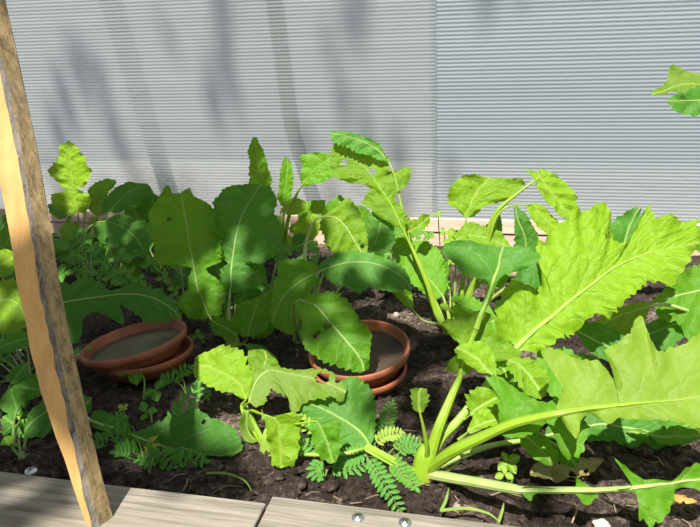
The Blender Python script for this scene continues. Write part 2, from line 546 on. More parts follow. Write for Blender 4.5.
def screw(parent, x, y, z):
    p = gnd(x, y, z)
    V, Fc = [], []
    seg, R = 20, 0.0056
    prof = [(0.0, 0.0026), (0.30, 0.0026), (0.33, 0.0022), (0.8, 0.0019), (1.0, 0.0008), (1.0, -0.001)]
    for r, h in prof:
        for s in range(seg):
            a = 2 * math.pi * s / seg
            V.append(p + Vector((R * max(r, 0.02) * math.cos(a), R * max(r, 0.02) * math.sin(a), h)))
    for i in range(len(prof) - 1):
        for s in range(seg):
            Fc.append((i * seg + s, i * seg + (s + 1) % seg, (i + 1) * seg + (s + 1) % seg, (i + 1) * seg + s)[::-1])
    o = mesh_obj('screw', V, Fc, M_METAL, None, loc=p)
    mw = Matrix.Translation(Vector(parent.location)) @ Matrix.Rotation(parent.rotation_euler.z, 4, 'Z')
    o.parent = parent
    o.location = mw.inverted() @ p
    o.rotation_euler.z = 0.3
    V, Fc = [], []
    for k in range(2):
        b = len(V)
        a = 0.5 + k * math.pi / 2
        d, e = Vector((math.cos(a), math.sin(a), 0)), Vector((-math.sin(a), math.cos(a), 0))
        for sx, sy in ((-1, -1), (1, -1), (1, 1), (-1, 1)):
            V.append(d * sx * 0.0028 + e * sy * 0.0006 + Vector((0, 0, 0.00285)))
        for sx, sy in ((-1, -1), (1, -1), (1, 1), (-1, 1)):
            V.append(d * sx * 0.0028 + e * sy * 0.0006 + Vector((0, 0, 0.0015)))
        Fc += [(b, b + 1, b + 2, b + 3)] + [(b + s, b + 4 + s, b + 4 + (s + 1) % 4, b + (s + 1) % 4) for s in range(4)]
    q = mesh_obj('drive_recess', V, Fc, M_SLOT, None, smooth=False)
    q.parent = o
screw(left_plank, 31, 471, 0.0505)
screw(right_plank, 358, 518, 0.0495)
screw(right_plank, 405, 523, 0.0495)

# leaning stake on the front plank
V, Fc = [], []
pb_ = gnd(98, 524, 0.0505)
ctrl = [pb_] + [at(x, y, pb_.y + dy) for x, y, dy in ((63, 400, .015), (41, 300, .034), (19, 170, .060), (-5, 55, .082), (-26, -40, .10), (-62, -230, .14))]
line = smooth_pts(ctrl, 24)
nseg = len(line) - 1
mats_idx = []
ROT = Matrix.Rotation(math.radians(32), 3, 'Z')
for i, c in enumerate(line):
    t = i / nseg
    w = 0.64 + 0.36 * min(1, t * 5.5) + 0.22 * t
    jit = [(0.0016 if k in (1, 2) else 0.0009) * noise.noise(Vector((k * 7.1, t * (34 if k in (1, 2) else 18), 0))) for k in range(6)]
    # left edge, left of the dark seam, right of it, right edge, back right, back left
    e = max(0, 1 - t * 6)
    for q in ((-0.0140 * w + jit[0], 0.003), (0.0010 - .006 * e + jit[1], -0.0025), (0.0050 - .004 * e + jit[2], -0.0030), (0.0138 * w + .002 * e + jit[3], 0.005), (0.0125 * w, 0.020), (-0.0125 * w, 0.022)):
        V.append(c + ROT @ Vector((q[0], q[1], 0)))
for i in range(nseg):
    for k in range(6):
        k2 = (k + 1) % 6
        Fc.append((6 * i + k, 6 * i + k2, 6 * i + 6 + k2, 6 * i + 6 + k))
        mats_idx.append((0, 2, 1, 1, 1, 0)[k])
Fc += [(5, 4, 3, 2, 1, 0), tuple(6 * nseg + k for k in range(6))]
mats_idx += [1, 1]
o = mesh_obj('wooden_stake', V, Fc, [M_SLAT_Y, M_SLAT_G, M_SLAT_B], smooth=False, loc=pb_)
for pl, mi in zip(o.data.polygons, mats_idx): pl.material_index = mi
props(o, 'grey wooden stake with a sunlit yellow face, leaning left, standing on the front plank', 'stake')

# ------------------------------------------------------------------ terracotta saucers
def saucer_geo(R, H, tilt, centre, seg=64):
    prof = [(0.0, 0.0), (0.72, 0.0), (0.80, 0.06), (0.90, 0.55), (0.915, 0.60), (0.965, 0.62), (0.985, 0.66), (1.0, 0.80),
            (0.995, 0.96), (0.975, 1.0), (0.95, 0.985), (0.935, 0.92), (0.89, 0.6), (0.78, 0.20), (0.70, 0.14), (0.0, 0.13)]
    V, Fc = [], []
    for r, h in prof:
        for s in range(seg):
            a = 2 * math.pi * s / seg
            v = Vector((max(r, 0.004) * R * math.cos(a), max(r, 0.004) * R * math.sin(a), h * H))
            V.append(centre + tilt @ v)
    for i in range(len(prof) - 1):
        for s in range(seg):
            Fc.append((i * seg + s, i * seg + (s + 1) % seg, (i + 1) * seg + (s + 1) % seg, (i + 1) * seg + s)[::-1])
    return V, Fc
def silt_geo(R, h, tilt, centre):
    V, Fc = [centre + tilt @ Vector((0, 0, h))], []
    seg, rings = 48, 8
    for k in range(1, rings + 1):
        for s in range(seg):
            a = 2 * math.pi * s / seg
            r = R * k / rings
            x, y = r * math.cos(a), r * math.sin(a)
            V.append(centre + tilt @ Vector((x, y, h + 0.0015 * noise.noise(Vector((x * 60, y * 60, 1))))))
    for s in range(seg): Fc.append((0, 1 + s, 1 + (s + 1) % seg))
    for k in range(rings - 1):
        for s in range(seg):
            a, b = 1 + k * seg + s, 1 + k * seg + (s + 1) % seg
            Fc.append((a, a + seg, b + seg, b))
    return V, Fc
M_SILT_D = simple_mat('dark_silt', (0.050, 0.030, 0.018), 0.7, nscale=25, namt=0.5, bump=0.4)
def saucer(c, R, H, tx, ty, label, silt=True, smat=None, sname='muddy_water'):
    tilt = (Matrix.Rotation(tx, 3, 'X') @ Matrix.Rotation(ty, 3, 'Y'))
    t = empty('terracotta_saucer', c, label, 'saucer')
    V, Fc = saucer_geo(R, H, tilt, Vector(c))
    mesh_obj('dish', V, Fc, M_TERRA, t)
    if silt:
        V, Fc = silt_geo(R * 0.885, H * 0.56, tilt, Vector(c))
        mesh_obj(sname, V, Fc, smat or M_SILT, t)
R_ = math.radians
c1 = at(139, 349, 0.745)
saucer((c1.x + .012, c1.y + .004, 0.004), 0.0735, 0.030, R_(3), R_(-3), 'lower terracotta saucer mostly hidden under the muddy one by the stake', silt=False)
saucer((c1.x, c1.y, 0.022), 0.0815, 0.032, R_(4), R_(-9), 'terracotta saucer of muddy water on the left, on top of its pair')
c2 = at(361, 357, 0.775)
saucer((c2.x, c2.y - 0.004, -0.004), 0.072, 0.030, R_(9), R_(-1), 'lower terracotta saucer nested under the dry right-hand one', silt=False)
saucer((c2.x, c2.y, 0.020), 0.078, 0.036, R_(13), R_(-4), 'terracotta saucer with dry silt half under drooping leaves, mid bed', smat=M_SILT_D, sname='dry_silt')

# ------------------------------------------------------------------ leaf builders
def place(z): return z
def leaf(parent, st, Y, k=1.0, kx=0.0, mat=None, stalk=None, fold=0.12, cup=0.0, ruffle=0.08, teeth=1.0, tooth_len=0.011,
         holes=(), r0=0.0045, rm=0.0018, smat=None, crinkle=1.0, label=None, seed=None, bend=0.0):
    """st: stations along the midrib, each (mid x, y, left x, y, right x, y[, lift]) measured in the photograph; the blade lies
    round a sloping plane at distance Y and gets fold, ruffles, crinkles and a toothed edge in space."""
    seed = RNG.random() * 100 if seed is None else seed
    rm *= 0.5
    vgap = (mat or M_LEAF).get('vein_gap', 0.03)
    crinkle *= 1.3
    P = Plane(st[0][0], st[0][1], Y, k, kx)
    mid = [P(s[0], s[1]) for s in st]
    lef = [P(s[2], s[3]) for s in st]
    rig = [P(s[4], s[5]) for s in st]
    lift = [(s[6] if len(s) > 6 else 0.0) for s in st]
    length = sum((mid[i + 1] - mid[i]).length for i in range(len(mid) - 1))
    wmax = max(max((l - m).length for l, m in zip(lef, mid)), max((r - m).length for r, m in zip(rig, mid)))
    eRlen = 0.5 * sum((lef[i + 1] - lef[i]).length + (rig[i + 1] - rig[i]).length for i in range(len(mid) - 1))
    ns = max(60, min(210, int((length + eRlen) / 0.0030)))
    nv = 8
    n = len(st)
    rows, rib = [], []
    eL = eR = 0.0
    pl = pr = None
    U = []
    Vv = []
    nor = P.n
    acc = 0.0
    pm = None
    for i in range(ns + 1):
        t = (n - 1) * i / ns
        s = i / ns
        m, l, r = cr(mid, t), cr(lef, t), cr(rig, t)
        li = cr(lift, t) + bend * s * s
        if pm is not None: acc += (m - pm).length
        pm = m
        if pl is not None:
            eL += (l - pl).length
            eR += (r - pr).length
        pl, pr = l, r
        row = []
        for j in range(-nv, nv + 1):
            v = j / nv
            a = abs(v)
            e = l if v < 0 else r
            w = (e - m).length
            ed = eL if v < 0 else eR
            sc = 1.0
            if teeth and w > 0.006:
                ph = ed / tooth_len + 0.6 * noise.noise(Vector((ed * 40, seed, v)))
                fr = ph - math.floor(ph)
                saw = (fr / 0.62 if fr < 0.62 else (1 - fr) / 0.38)
                amp = min(0.0055, 0.20 * w) * teeth * (0.45 + 1.9 * abs(noise.noise(Vector((ed * 31, seed + 9, v)))))
                sc = 1.0 + ((saw - 0.55) * amp * a ** 4 + 0.17 * w * noise.noise(Vector((ed * 36, seed + 5, v))) * a) / w
            p = m + (e - m) * (a * sc)
            d = fold * a * w + cup * a * a * w + li
            d += ruffle * wmax * a ** 2 * math.sin(2 * math.pi * (ed / 0.05) + seed + (1.7 if v < 0 else 0)) * (0.6 + 0.8 * noise.noise(Vector((ed * 9, seed, 4))))
            q = p * 1.0
            d += crinkle * a ** 0.7 * (0.0045 * noise.noise(q * 38 + Vector((seed, 0, 0))) + 0.0022 * noise.noise(q * 95))
            ph_ = (acc - 0.75 * a * w) / vgap + (0.25 if v > 0 else -0.25)
            d += 0.0030 * crinkle * min(1, a * 3) * (abs(math.sin(math.pi * ph_)) ** 0.6 - 0.6) * min(1.0, w / 0.03)
            p = p + nor * d
            g = soil_h(p.x, p.y) + 0.005
            if p.z < g and p.y < 1.93: p.z = g + 0.002 * noise.noise(p * 50)
            row.append(p)
            U.append((acc, v * w))
        rows.append(row)
        rib.append(row[nv])
        Vv += row
    W = 2 * nv + 1
    hp = [(P(hx, hy), hr * (P(hx, hy) - EYE).length / F) for hx, hy, hr in holes]
    Fc = []
    for i in range(ns):
        for j in range(W - 1):
            a = i * W + j
            f = (a, a + 1, a + W + 1, a + W)
            if hp:
                c = (Vv[a] + Vv[a + W + 1]) * 0.5
                if any((c - h).length < r * (1 + 0.4 * noise.noise(c * 120)) for h, r in hp): continue
            Fc.append(f)
    used = set(i for f in Fc for i in f)
    if len(used) < len(Vv):
        mp, V2, U2 = {}, [], []
        for i in range(len(Vv)):
            if i in used:
                mp[i] = len(V2)
                V2.append(Vv[i]); U2.append(U[i])
        Fc = [tuple(mp[i] for i in f) for f in Fc]
    else:
        V2, U2 = Vv, U
    o = mesh_obj('leaf', V2, Fc, mat or M_LEAF, parent, U2)
    if label: o['label'] = label
    # stalk running on as the midrib
    pts, rad = [], []
    if stalk is not None:
        ctrl = []
        for q in stalk:
            ctrl.append(q if isinstance(q, Vector) else at(*q))
        ctrl.append(rib[0])
        sp = smooth_pts(ctrl, 7)
        m_ = len(sp) - 1
        for i, q in enumerate(sp[:-1]):
            pts.append(q)
            rad.append(r0 + (rm * 1.2 - r0) * (i / m_) ** 0.8)
    step = max(1, ns // 24)
    idx = list(range(0, ns + 1, step))
    for i in idx:
        f = i / ns
        pts.append(rib[i] - nor * 0.0)
        rad.append(max(0.00035, rm * (1 - f) ** 0.8))
    V, Fs, Us = [], [], []
    tube_geo(V, Fs, pts, rad, 8, Us, flat=0.8)
    mesh_obj('leaf_stalk', V, Fs, smat or M_STALK, o, Us)
    return o

def blade_geo(V, Fc, U, a, b, n, w, cup=0.15, nu=7, nv=2, shape=0.9):
    """one small entire leaflet from a to b with normal n and half width w"""
    d = b - a
    L = d.length
    s = n.cross(d).normalized()
    nn = d.cross(s).normalized() * -1
    if nn.dot(n) < 0: nn = -nn
    b0 = len(V)
    for i in range(nu + 1):
        t = i / nu
        ww = w * (math.sin(math.pi * min(1, t ** shape)) ** 0.75 if 0 < t < 1 else 0.02)
        for j in range(-nv, nv + 1):
            v = j / nv
            p = a + d * t + s * v * ww + nn * (cup * ww * abs(v) - 0.10 * L * (t - 0.35) ** 2)
            g = soil_h(p.x, p.y) + 0.002
            if p.z < g and p.y < 1.9: p.z = g
            V.append(p)
            U.append((t * L, v * ww))
    W = 2 * nv + 1
    for i in range(nu):
        for j in range(W - 1):
            q = b0 + i * W + j
            Fc.append((q, q + 1, q + W + 1, q + W))

def trefoil(parent, cx, cy, tips, Y, k=1.4, w=0.36, mat=None, stem=None, r=0.0009, name='leaf', label=None, kx=0.0):
    P = Plane(cx, cy, Y, k, kx)
    c = P(cx, cy)
    V, Fc, U = [], [], []
    for tx, ty in tips:
        e = P(tx, ty)
        e = e + P.n * RNG.uniform(-0.08, 0.10) * (e - c).length
        blade_geo(V, Fc, U, c + (e - c) * 0.06, e, P.n, w * (e - c).length)
    o = mesh_obj(name, V, Fc, mat or M_BEAN, parent, U)
    if label: o['label'] = label
    base = origin_of(parent)
    ctrl = [base] + [at(*q) for q in (stem or [])] + [c]
    if len(ctrl) == 2:
        ctrl.insert(1, (base * 0.5 + c * 0.5) + Vector((RNG.uniform(-.006, .006), RNG.uniform(-.006, .006), 0.1 * (c - base).length)))
    sp = smooth_pts(ctrl, 6)
    Vs, Fs, Us = [], [], []
    tube_geo(Vs, Fs, sp, [r * 1.25 - 0.4 * r * i / len(sp) for i in range(len(sp))], 6, Us)
    mesh_obj('leaf_stalk', Vs, Fs, M_STALK_D, o, Us)
    return o

def frond(parent, pts, Y, k=1.2, n=9, lw=12.0, mat=None, kx=0.0, stem=True, fwd=0.55, dy=0.0):
    """pinnate leaf: a curved rachis with n pairs of leaflets lw pixels long at its middle"""
    P = Plane(pts[0][0], pts[0][1], Y, k, kx)
    ctrl = [P(x, y) for x, y in pts]
    sp = smooth_pts(ctrl, 10)
    L = sum((sp[i + 1] - sp[i]).length for i in range(len(sp) - 1))
    arch = [q + P.n * 0.10 * L * math.sin(math.pi * i / (len(sp) - 1)) for i, q in enumerate(sp)]
    for q in arch:
        g = soil_h(q.x, q.y) + 0.006
        if q.z < g and q.y < 1.9: q.z = g
    V, Fc, U = [], [], []
    m = len(arch) - 1
    lw = lw * (arch[m // 2] - EYE).length / F
    for i in range(n):
        t = 0.12 + 0.86 * i / (n - 1)
        f = t * m
        a = cr(arch, f)
        tg = (cr(arch, min(m, f + .3)) - cr(arch, max(0, f - .3))).normalized()
        sd = P.n.cross(tg).normalized()
        ll = lw * (0.55 + 0.6 * math.sin(math.pi * min(1, 0.12 + t * 0.83)))
        for sg in (-1, 1):
            dirv = (sd * sg + tg * fwd + P.n * RNG.uniform(-0.1, 0.3)).normalized()
            blade_geo(V, Fc, U, a, a + dirv * ll * RNG.uniform(0.85, 1.1), P.n, ll * 0.20, cup=0.3, nu=6, nv=2)
    tg = (arch[-1] - arch[-2]).normalized()
    blade_geo(V, Fc, U, arch[-1], arch[-1] + tg * lw * 0.7, P.n, lw * 0.18, cup=0.3, nu=6)
    o = mesh_obj('leaf', V, Fc, mat or M_FERN, parent, U)
    base = origin_of(parent)
    path = arch
    if stem and (arch[0] - base).length > 0.006:
        path = smooth_pts([base, (base + arch[0]) * 0.5 + Vector((0, 0, 0.004)), arch[0]], 5)[:-1] + arch
    Vs, Fs, Us = [], [], []
    tube_geo(Vs, Fs, path, [0.0009 - 0.0006 * i / len(path) for i in range(len(path))], 6, Us)
    mesh_obj('leaf_stalk', Vs, Fs, M_STALK_D, o, Us)
    return o

def crown(parent, r=0.010, h=0.02, mat=None):
    """the short swollen neck the leaf stalks leave from, and the top of the root in the soil"""
    b = origin_of(parent)
    V, Fc, U = [], [], []
    tube_geo(V, Fc, [b + Vector((0, 0, -0.02)), b, b + Vector((0, 0, h * 0.6)), b + Vector((0, 0, h))], [r * 1.1, r * 1.25, r * 0.9, r * 0.35], 12, U)
    return mesh_obj('root_crown', V, Fc, mat or M_STALK, parent, U)

def plant(name, label, cat, x, y, group=None):
    p = gnd(x, y)
    p.z = soil_h(p.x, p.y) if p.y < 1.93 else 0
    return empty(name, p, label, cat, group)

def fill_leaf(parent, x0, y0, x1, y1, wpx, Y, k=0.8, mat=None, seed=0, stalk_px=None, **kw):
    """a lyrate leaf along a line in the photograph, half width wpx"""
    rg = random.Random(seed)
    dx, dy = x1 - x0, y1 - y0
    L = math.hypot(dx, dy)
    nx_, ny_ = -dy / L, dx / L
    prof = [(0.0, .12), (.10, .40), (.18, .42), (.24, .14), (.36, .62), (.46, .92), (.60, 1.0), (.76, .85), (.90, .5), (1.0, .06)]
    st = []
    for t, w in prof:
        mx, my = x0 + dx * t, y0 + dy * t
        bow = 0.06 * L * math.sin(math.pi * t) * rg.uniform(0.3, 1)
        mx += nx_ * bow; my += ny_ * bow
        a, b = w * wpx * rg.uniform(0.85, 1.15), w * wpx * rg.uniform(0.85, 1.15)
        sw = 0.12 * wpx * w
        st.append((mx, my, mx + nx_ * a - dx / L * sw * 0.3, my + ny_ * a - dy / L * sw * 0.3, mx - nx_ * b, my - ny_ * b))
    base = origin_of(parent)
    sk = [base] + [p for p in (stalk_px or [])]
    return leaf(parent, st, Y, k, mat=mat, stalk=sk, seed=seed, **kw)

# ------------------------------------------------------------------ big turnip plant, front right
T = plant('turnip_plant', 'large sunlit turnip plant with thick yellow green stalks by the front edge', 'plant', 425, 470)
crown(T, 0.013, 0.035, M_STALK_Y)
B = origin_of(T)
leaf(T, [(517,347,497,336,530,353),(528,336,494,305,545,350),(542,324,512,288,558,341),(554,315,540,286,570,336),(565,305,536,246,590,320),
 (580,293,578,215,612,313),(595,282,603,216,622,311),(610,270,623,247,631,293),(625,262,645,210,652,286),(645,254,658,221,670,288),
 (665,249,690,221,686,263),(685,245,699,233,694,252),(699,242,700,240,699,245)], .62, .85, mat=M_LIME,
 stalk=[B, (440,440,.56), (458,421,.575), (487,385,.60)], r0=.0070, rm=.0070, smat=M_STALK, fold=.10, ruffle=.12, crinkle=1.6, seed=3,
 label='crinkled bright yellow green leaf reaching up to the right')
leaf(T, [(560,413,556,408,562,418),(570,411,564,379,575,438),(577,410,541,357,582,420),(588,408,558,352,594,414),(600,407,582,359,608,424),(610,406,600,366,616,420),(617,405,623,387,624,420),(621,405,607,357,630,419),
 (628,404,605,351,636,418),(638,403,618,342,655,419),(652,402,640,322,668,424),(664,401,656,352,680,427),(678,400,672,346,692,428),(700,397,705,336,712,424),
 (740,394,745,345,745,416),(775,392,780,380,780,398)], .49, .9, mat=M_PALE, kx=-.05,
 stalk=[B, (450,453,.52), (480,438,.51), (515,423,.50)], r0=.0086, rm=.0070, smat=M_STALK_Y, fold=.06, ruffle=.07, crinkle=.8, seed=11, teeth=.55,
 label='broad pale green leaf with a thick yellow midrib, nearest on the right')
leaf(T, [(500,430,498,425,503,436),(512,427,497,398,520,440),(524,423,485,378,530,436),(533,421,510,385,540,430),(541,418,538,402,548,424),(549,416,556,398,562,454),(556,414,566,402,580,453),(563,412,575,405,590,428)],
 .505, 1.0, mat=M_LEAF, fold=.05, ruffle=.08, seed=12, stalk=[(496,431,.507)], r0=.002, rm=.0015, smat=M_STALK_Y)
leaf(T, [(460,377,458,374,464,376),(461,370,445,367,472,370),(463,361,462,350,480,366),(466,352,459,344,513,360),(469,345,450,336,516,350),(471,340,443,325,500,338),
 (475,329,456,318,488,325),(479,319,470,314,494,318),(482,311,480,310,484,311)],
 .59, .7, mat=M_LIME, stalk=[B, (438,430,.555), (450,400,.575)], r0=.0080, rm=.0062, smat=M_STALK_Y, fold=.16, ruffle=.10, seed=20)
leaf(T, [(481,314,479,314,483,315),(487,300,483,301,491,300),(493,281,487,283,499,280),(497,271,472,277,512,273),(499,265,448,266,538,267),(500,258,443,256,541,261),(502,251,446,246,537,254),(503,247,470,243,520,247)],
 .605, .7, mat=M_DARK, stalk=[(476,330,.603)], r0=.0036, rm=.0050, smat=M_STALK, fold=.16, ruffle=.06, seed=21)
leaf(T, [(520,490,520,488,521,493),(526,490,525,486,526,498),(530,490,532,486,531,501),(536,490,538,487,536,493),(572,490,573,488,572,493),(579,490,576,478,584,504),(590,490,590,486,598,497),
 (597,490,598,488,598,492),(630,488,631,486,632,492),(638,487,613,459,638,516),(648,486,641,478,650,523),(660,484,655,479,673,506),(672,483,673,480,676,490),
 (684,481,684,468,690,488),(696,480,696,463,701,491),(716,478,712,466,718,488),(732,476,732,475,733,477)], .468, .6, mat=M_LEAF,
 stalk=[B, (445,477,.52), (480,483,.49)], r0=.0074, rm=.0082, smat=M_STALK_P, fold=.10, ruffle=.06, seed=31)
leaf(T, [(545,436,546,428,548,444),(560,432,556,418,572,446),(580,428,566,414,592,442),(603,424,598,410,606,440),(622,427,630,412,622,444),(642,430,655,420,634,450),(658,436,666,432,650,452),(668,443,669,442,667,446)],
 .63, .8, mat=M_DARK, stalk=[B, (455,458,.57), (490,446,.60), (525,440,.62)], r0=.0060, rm=.0036, smat=M_STALK_P, fold=.05, seed=33)
leaf(T, [(420,413,418,413,423,412),(419,406,413,408,427,404),(419,399,411,396,429,397),(419,393,411,389,428,392),(421,388,415,387,427,388)], .535, .25, mat=M_PALE,
 stalk=[B, (427,450,.537), (424,430,.536)], r0=.0040, rm=.0022, smat=M_STALK_Y, fold=.6, ruffle=.2, teeth=1.5, tooth_len=.006, seed=35, label='small curled new leaf')
leaf(T, [(505,330,500,326,508,338),(515,315,504,298,528,340),(528,300,512,275,548,335),(542,290,530,262,562,330),(552,284,550,276,560,300)], .66, .5, mat=M_DARK, stalk=[(492,350,.63)], r0=.002, rm=.003, fold=.1, seed=22)
leaf(T, [(622,256,606,250,632,254),(624,244,604,232,636,242),(628,230,612,222,640,226),(634,218,626,212,642,214),(640,208,636,207,643,208)], .74, .3, mat=M_DARK, fold=.15, seed=23, ruffle=.15)
leaf(T, [(652,246,652,242,654,250),(662,238,658,226,668,246),(676,232,674,222,682,244),(688,230,688,223,692,238),(694,232,694,230,694,234)], .78, .4, mat=M_DARK, fold=.15, seed=24, ruffle=.15)
leaf(T, [(540,345,538,340,546,350),(548,358,536,360,566,350),(558,374,540,384,580,360),(570,388,556,398,590,376),(582,398,576,404,592,392),(590,404,588,406,592,402)], .64, .9, mat=M_LEAF, stalk=[(515,352,.61)], r0=.002, rm=.003, fold=.1, seed=25)
leaf(T, [(575,330,572,324,578,336),(590,338,592,322,586,350),(606,346,612,330,602,360),(622,352,630,340,618,366),(634,358,638,352,632,362)], .70, .9, mat=M_DARK, stalk=[(545,335,.64)], r0=.002, rm=.003, fold=.1, seed=26)
leaf(T, [(520,432,516,428,524,436),(530,440,522,444,544,434),(540,450,530,456,552,444),(548,458,542,464,558,452),(553,464,551,466,556,462)], .545, .6, mat=M_LEAF, stalk=[(500,433,.52)], r0=.002, rm=.003, fold=-.1, seed=27)
leaf(T, [(548,440,544,436,552,444),(560,448,554,456,572,440),(570,458,562,464,580,452),(576,466,574,468,579,464)], .56, .6, mat=M_DARK, stalk=[(535,430,.53)], r0=.002, rm=.003, fold=-.1, seed=28)
# side leaflets up the stalks
leaf(T, [(470,415,470,412,473,417),(478,408,464,398,490,416),(488,402,470,392,500,410),(497,398,484,388,505,404),(503,396,503,395,504,398)], .57, .7, mat=M_LIME, fold=.3, ruffle=.2, seed=36, teeth=1.4, stalk=[(464,420,.572)], r0=.0012, rm=.001)
leaf(T, [(468,432,467,430,470,434),(482,424,476,413,487,428),(497,420,490,410,503,425),(512,418,508,410,514,421),(522,418,522,417,523,420)], .55, .9, mat=M_LIME, fold=.15, seed=37, stalk=[(458,440,.55)], r0=.0022, rm=.0015, smat=M_STALK_Y)
leaf(T, [(500,400,498,392,505,405),(510,390,492,380,522,400),(516,380,510,362,545,392),(530,372,527,360,560,400),(545,380,555,376,553,402),(556,392,560,390,556,398)], .60, .9, mat=M_LEAF, fold=.05, seed=38, stalk=[(490,405,.60)], r0=.002, rm=.0015)
leaf(T, [(505,372,500,376,509,371),(500,362,478,368,518,358),(494,352,466,356,512,345),(486,345,468,346,500,336),(478,340,477,341,479,339)], .60, .8, mat=M_LIME, fold=.1, seed=39, stalk=[(507,378,.60)], r0=.0015, rm=.0012)
leaf(T, [(412,472,414,476,414,468),(395,463,396,468,398,459),(378,454,379,459,381,450),(364,447,365,451,368,443)], .535, .6, mat=M_STALK_Y, teeth=0, fold=.0, crinkle=0, ruffle=0, seed=40,
 stalk=[B], r0=.0075, rm=.0065, smat=M_STALK_Y)

leaf(T, [(494,378,492,374,497,381),(486,368,480,372,494,358),(476,358,468,366,486,346),(466,352,458,358,474,342),(456,348,454,350,460,344)], .575, .8, mat=M_LIME, fold=.15, ruffle=.15, seed=291, r0=.001, rm=.0012, teeth=1.3)
leaf(T, [(508,360,506,364,512,357),(520,366,512,376,530,358),(530,376,520,388,542,368),(538,388,530,396,548,382),(542,398,540,400,546,396)], .585, .8, mat=M_LIME, fold=.1, ruffle=.15, seed=292, r0=.001, rm=.0012, teeth=1.3)
leaf(T, [(500,368,496,364,503,372),(490,356,484,362,500,348),(484,342,474,348,498,334),(480,330,474,334,490,324),(478,322,477,323,481,320)], .60, .7, mat=M_LEAF, fold=.1, ruffle=.15, seed=293, r0=.001, rm=.0012, teeth=1.3)

# ------------------------------------------------------------------ plant with torn leaves, front centre
T = plant('turnip_plant', 'turnip plant with torn and folded leaves lit from above, front centre by the plank', 'plant', 268, 446)
crown(T, 0.009, 0.03)
B = origin_of(T)
S = (243, 411, .60)
leaf(T, [(246,399,242,399,254,394),(241,387,231,393,255,380),(232,378,222,393,250,366),(220,372,208,387,243,352),(209,367,199,379,224,347),(200,365,194,373,208,352),(194,364,193,366,196,358)], .60, .9, mat=M_LIME,
 stalk=[B, S], r0=.005, rm=.0022, smat=M_STALK_Y, fold=.14, ruffle=.12, crinkle=.8, seed=41)
leaf(T, [(252,394,249,388,258,388),(258,378,248,368,269,380),(264,367,246,356,279,370),(266,357,249,350,277,361),(264,350,262,349,268,351)], .615, .5, mat=M_LIME, fold=-.1, ruffle=.08, seed=43,
 stalk=[B, (246,405,.605)], r0=.003, rm=.0016)
leaf(T, [(249,402,247,396,256,408),(256,382,253,376,268,400),(268,371,263,366,284,396),(284,373,282,367,292,412),(300,376,300,370,303,402),(318,380,320,367,322,400),(334,386,336,375,332,402),(346,392,347,388,343,400)], .585, .95, mat=M_PALE,
 stalk=[B, (245,412,.60)], r0=.004, rm=.0026, smat=M_STALK, fold=-.10, ruffle=.12, seed=45, crinkle=.8, holes=[(322,378,7),(338,380,3),(276,402,12),(331,402,5)])
leaf(T, [(262,414,262,408,262,420),(276,420,266,426,296,412),(279,434,266,440,300,424),(280,448,268,452,300,440),(281,460,272,468,297,456),(282,470,275,476,291,470),(281,478,279,479,284,478)], .545, .35, mat=M_LIME,
 stalk=[B, (250,413,.585)], r0=.004, rm=.0024, smat=M_STALK_Y, fold=-.15, ruffle=.10, seed=47, crinkle=.7)
leaf(T, [(247,414,244,410,250,417),(247,426,241,424,256,430),(252,437,246,440,262,440),(262,444,258,447,267,443),(270,442,269,443,271,441)], .59, .3, mat=M_PALE, fold=.4, seed=49, stalk=[B, (245,412,.60)], r0=.003, rm=.0016, teeth=.5)
leaf(T, [(316,421,314,416,320,424),(322,430,309,428,338,420),(326,440,312,440,341,434),(330,452,320,456,341,448),(333,463,330,464,336,462)], .535, .4, mat=M_LEAF, stalk=[B, (270,420,.57), (292,424,.55)], r0=.003, rm=.002, smat=M_STALK_Y, fold=-.1, seed=51)
leaf(T, [(370,446,366,450,374,440),(362,434,350,455,376,420),(350,424,332,452,376,400),(338,417,312,440,365,384),(325,410,302,424,352,378),(312,404,298,412,333,384),(302,398,299,402,310,392)], .57, .9, mat=M_DARK,
 stalk=[B, (330,455,.54), (362,449,.55)], r0=.003, rm=.0028, fold=.05, ruffle=.12, seed=53, crinkle=1.2, holes=[(338,385,2.5),(350,385,2.5),(346,392,2)], tooth_len=.008, teeth=1.5)

# ------------------------------------------------------------------ plant at the back, right of the saucers
T = plant('turnip_plant', 'tall sunlit turnip plant with holed upper leaves, right behind the dry saucer', 'plant', 452, 330)
crown(T, 0.016, 0.03)
B = origin_of(T)
leaf(T, [(402,228,396,228,411,220),(394,210,362,203,405,212),(387,198,374,190,394,196),(382,191,370,189,408,186),(377,184,366,186,407,168),(373,177,345,182,391,172),(364,167,332,178,388,158),(352,157,331,165,374,147),(340,151,332,153,352,143),(332,147,331,147,335,145)],
 1.07, .5, mat=M_LIME, stalk=[B, (438,315,1.03), (428,285,1.04), (414,252,1.06)], r0=.011, rm=.004, smat=M_STALK_Y, fold=.06, ruffle=.08, seed=61, crinkle=1.5, holes=[(344,162,3.5),(372,172,4)])
leaf(T, [(388,160,386,157,390,163),(375,148,378,143,372,158),(358,140,362,136,356,152),(342,135,346,131,340,146),(330,133,330,131,331,140)], 1.12, .3, mat=M_DARK, stalk=[B, (425,290,1.08), (405,220,1.10), (395,178,1.11)], r0=.006, rm=.003, fold=.1, seed=63, crinkle=1.2)
leaf(T, [(540,177,534,172,546,176),(537,172,526,168,540,168),(541,180,535,182,553,172),(551,192,541,194,567,182),(562,206,556,212,577,198),(572,215,566,219,580,212),(578,221,577,222,580,221)], 1.04, .5, mat=M_LIME,
 stalk=[B, (466,302,1.03), (480,268,1.03), (493,218,1.03), (518,193,1.035)], r0=.010, rm=.0032, smat=M_STALK_Y, fold=-.15, seed=65, crinkle=1.4)
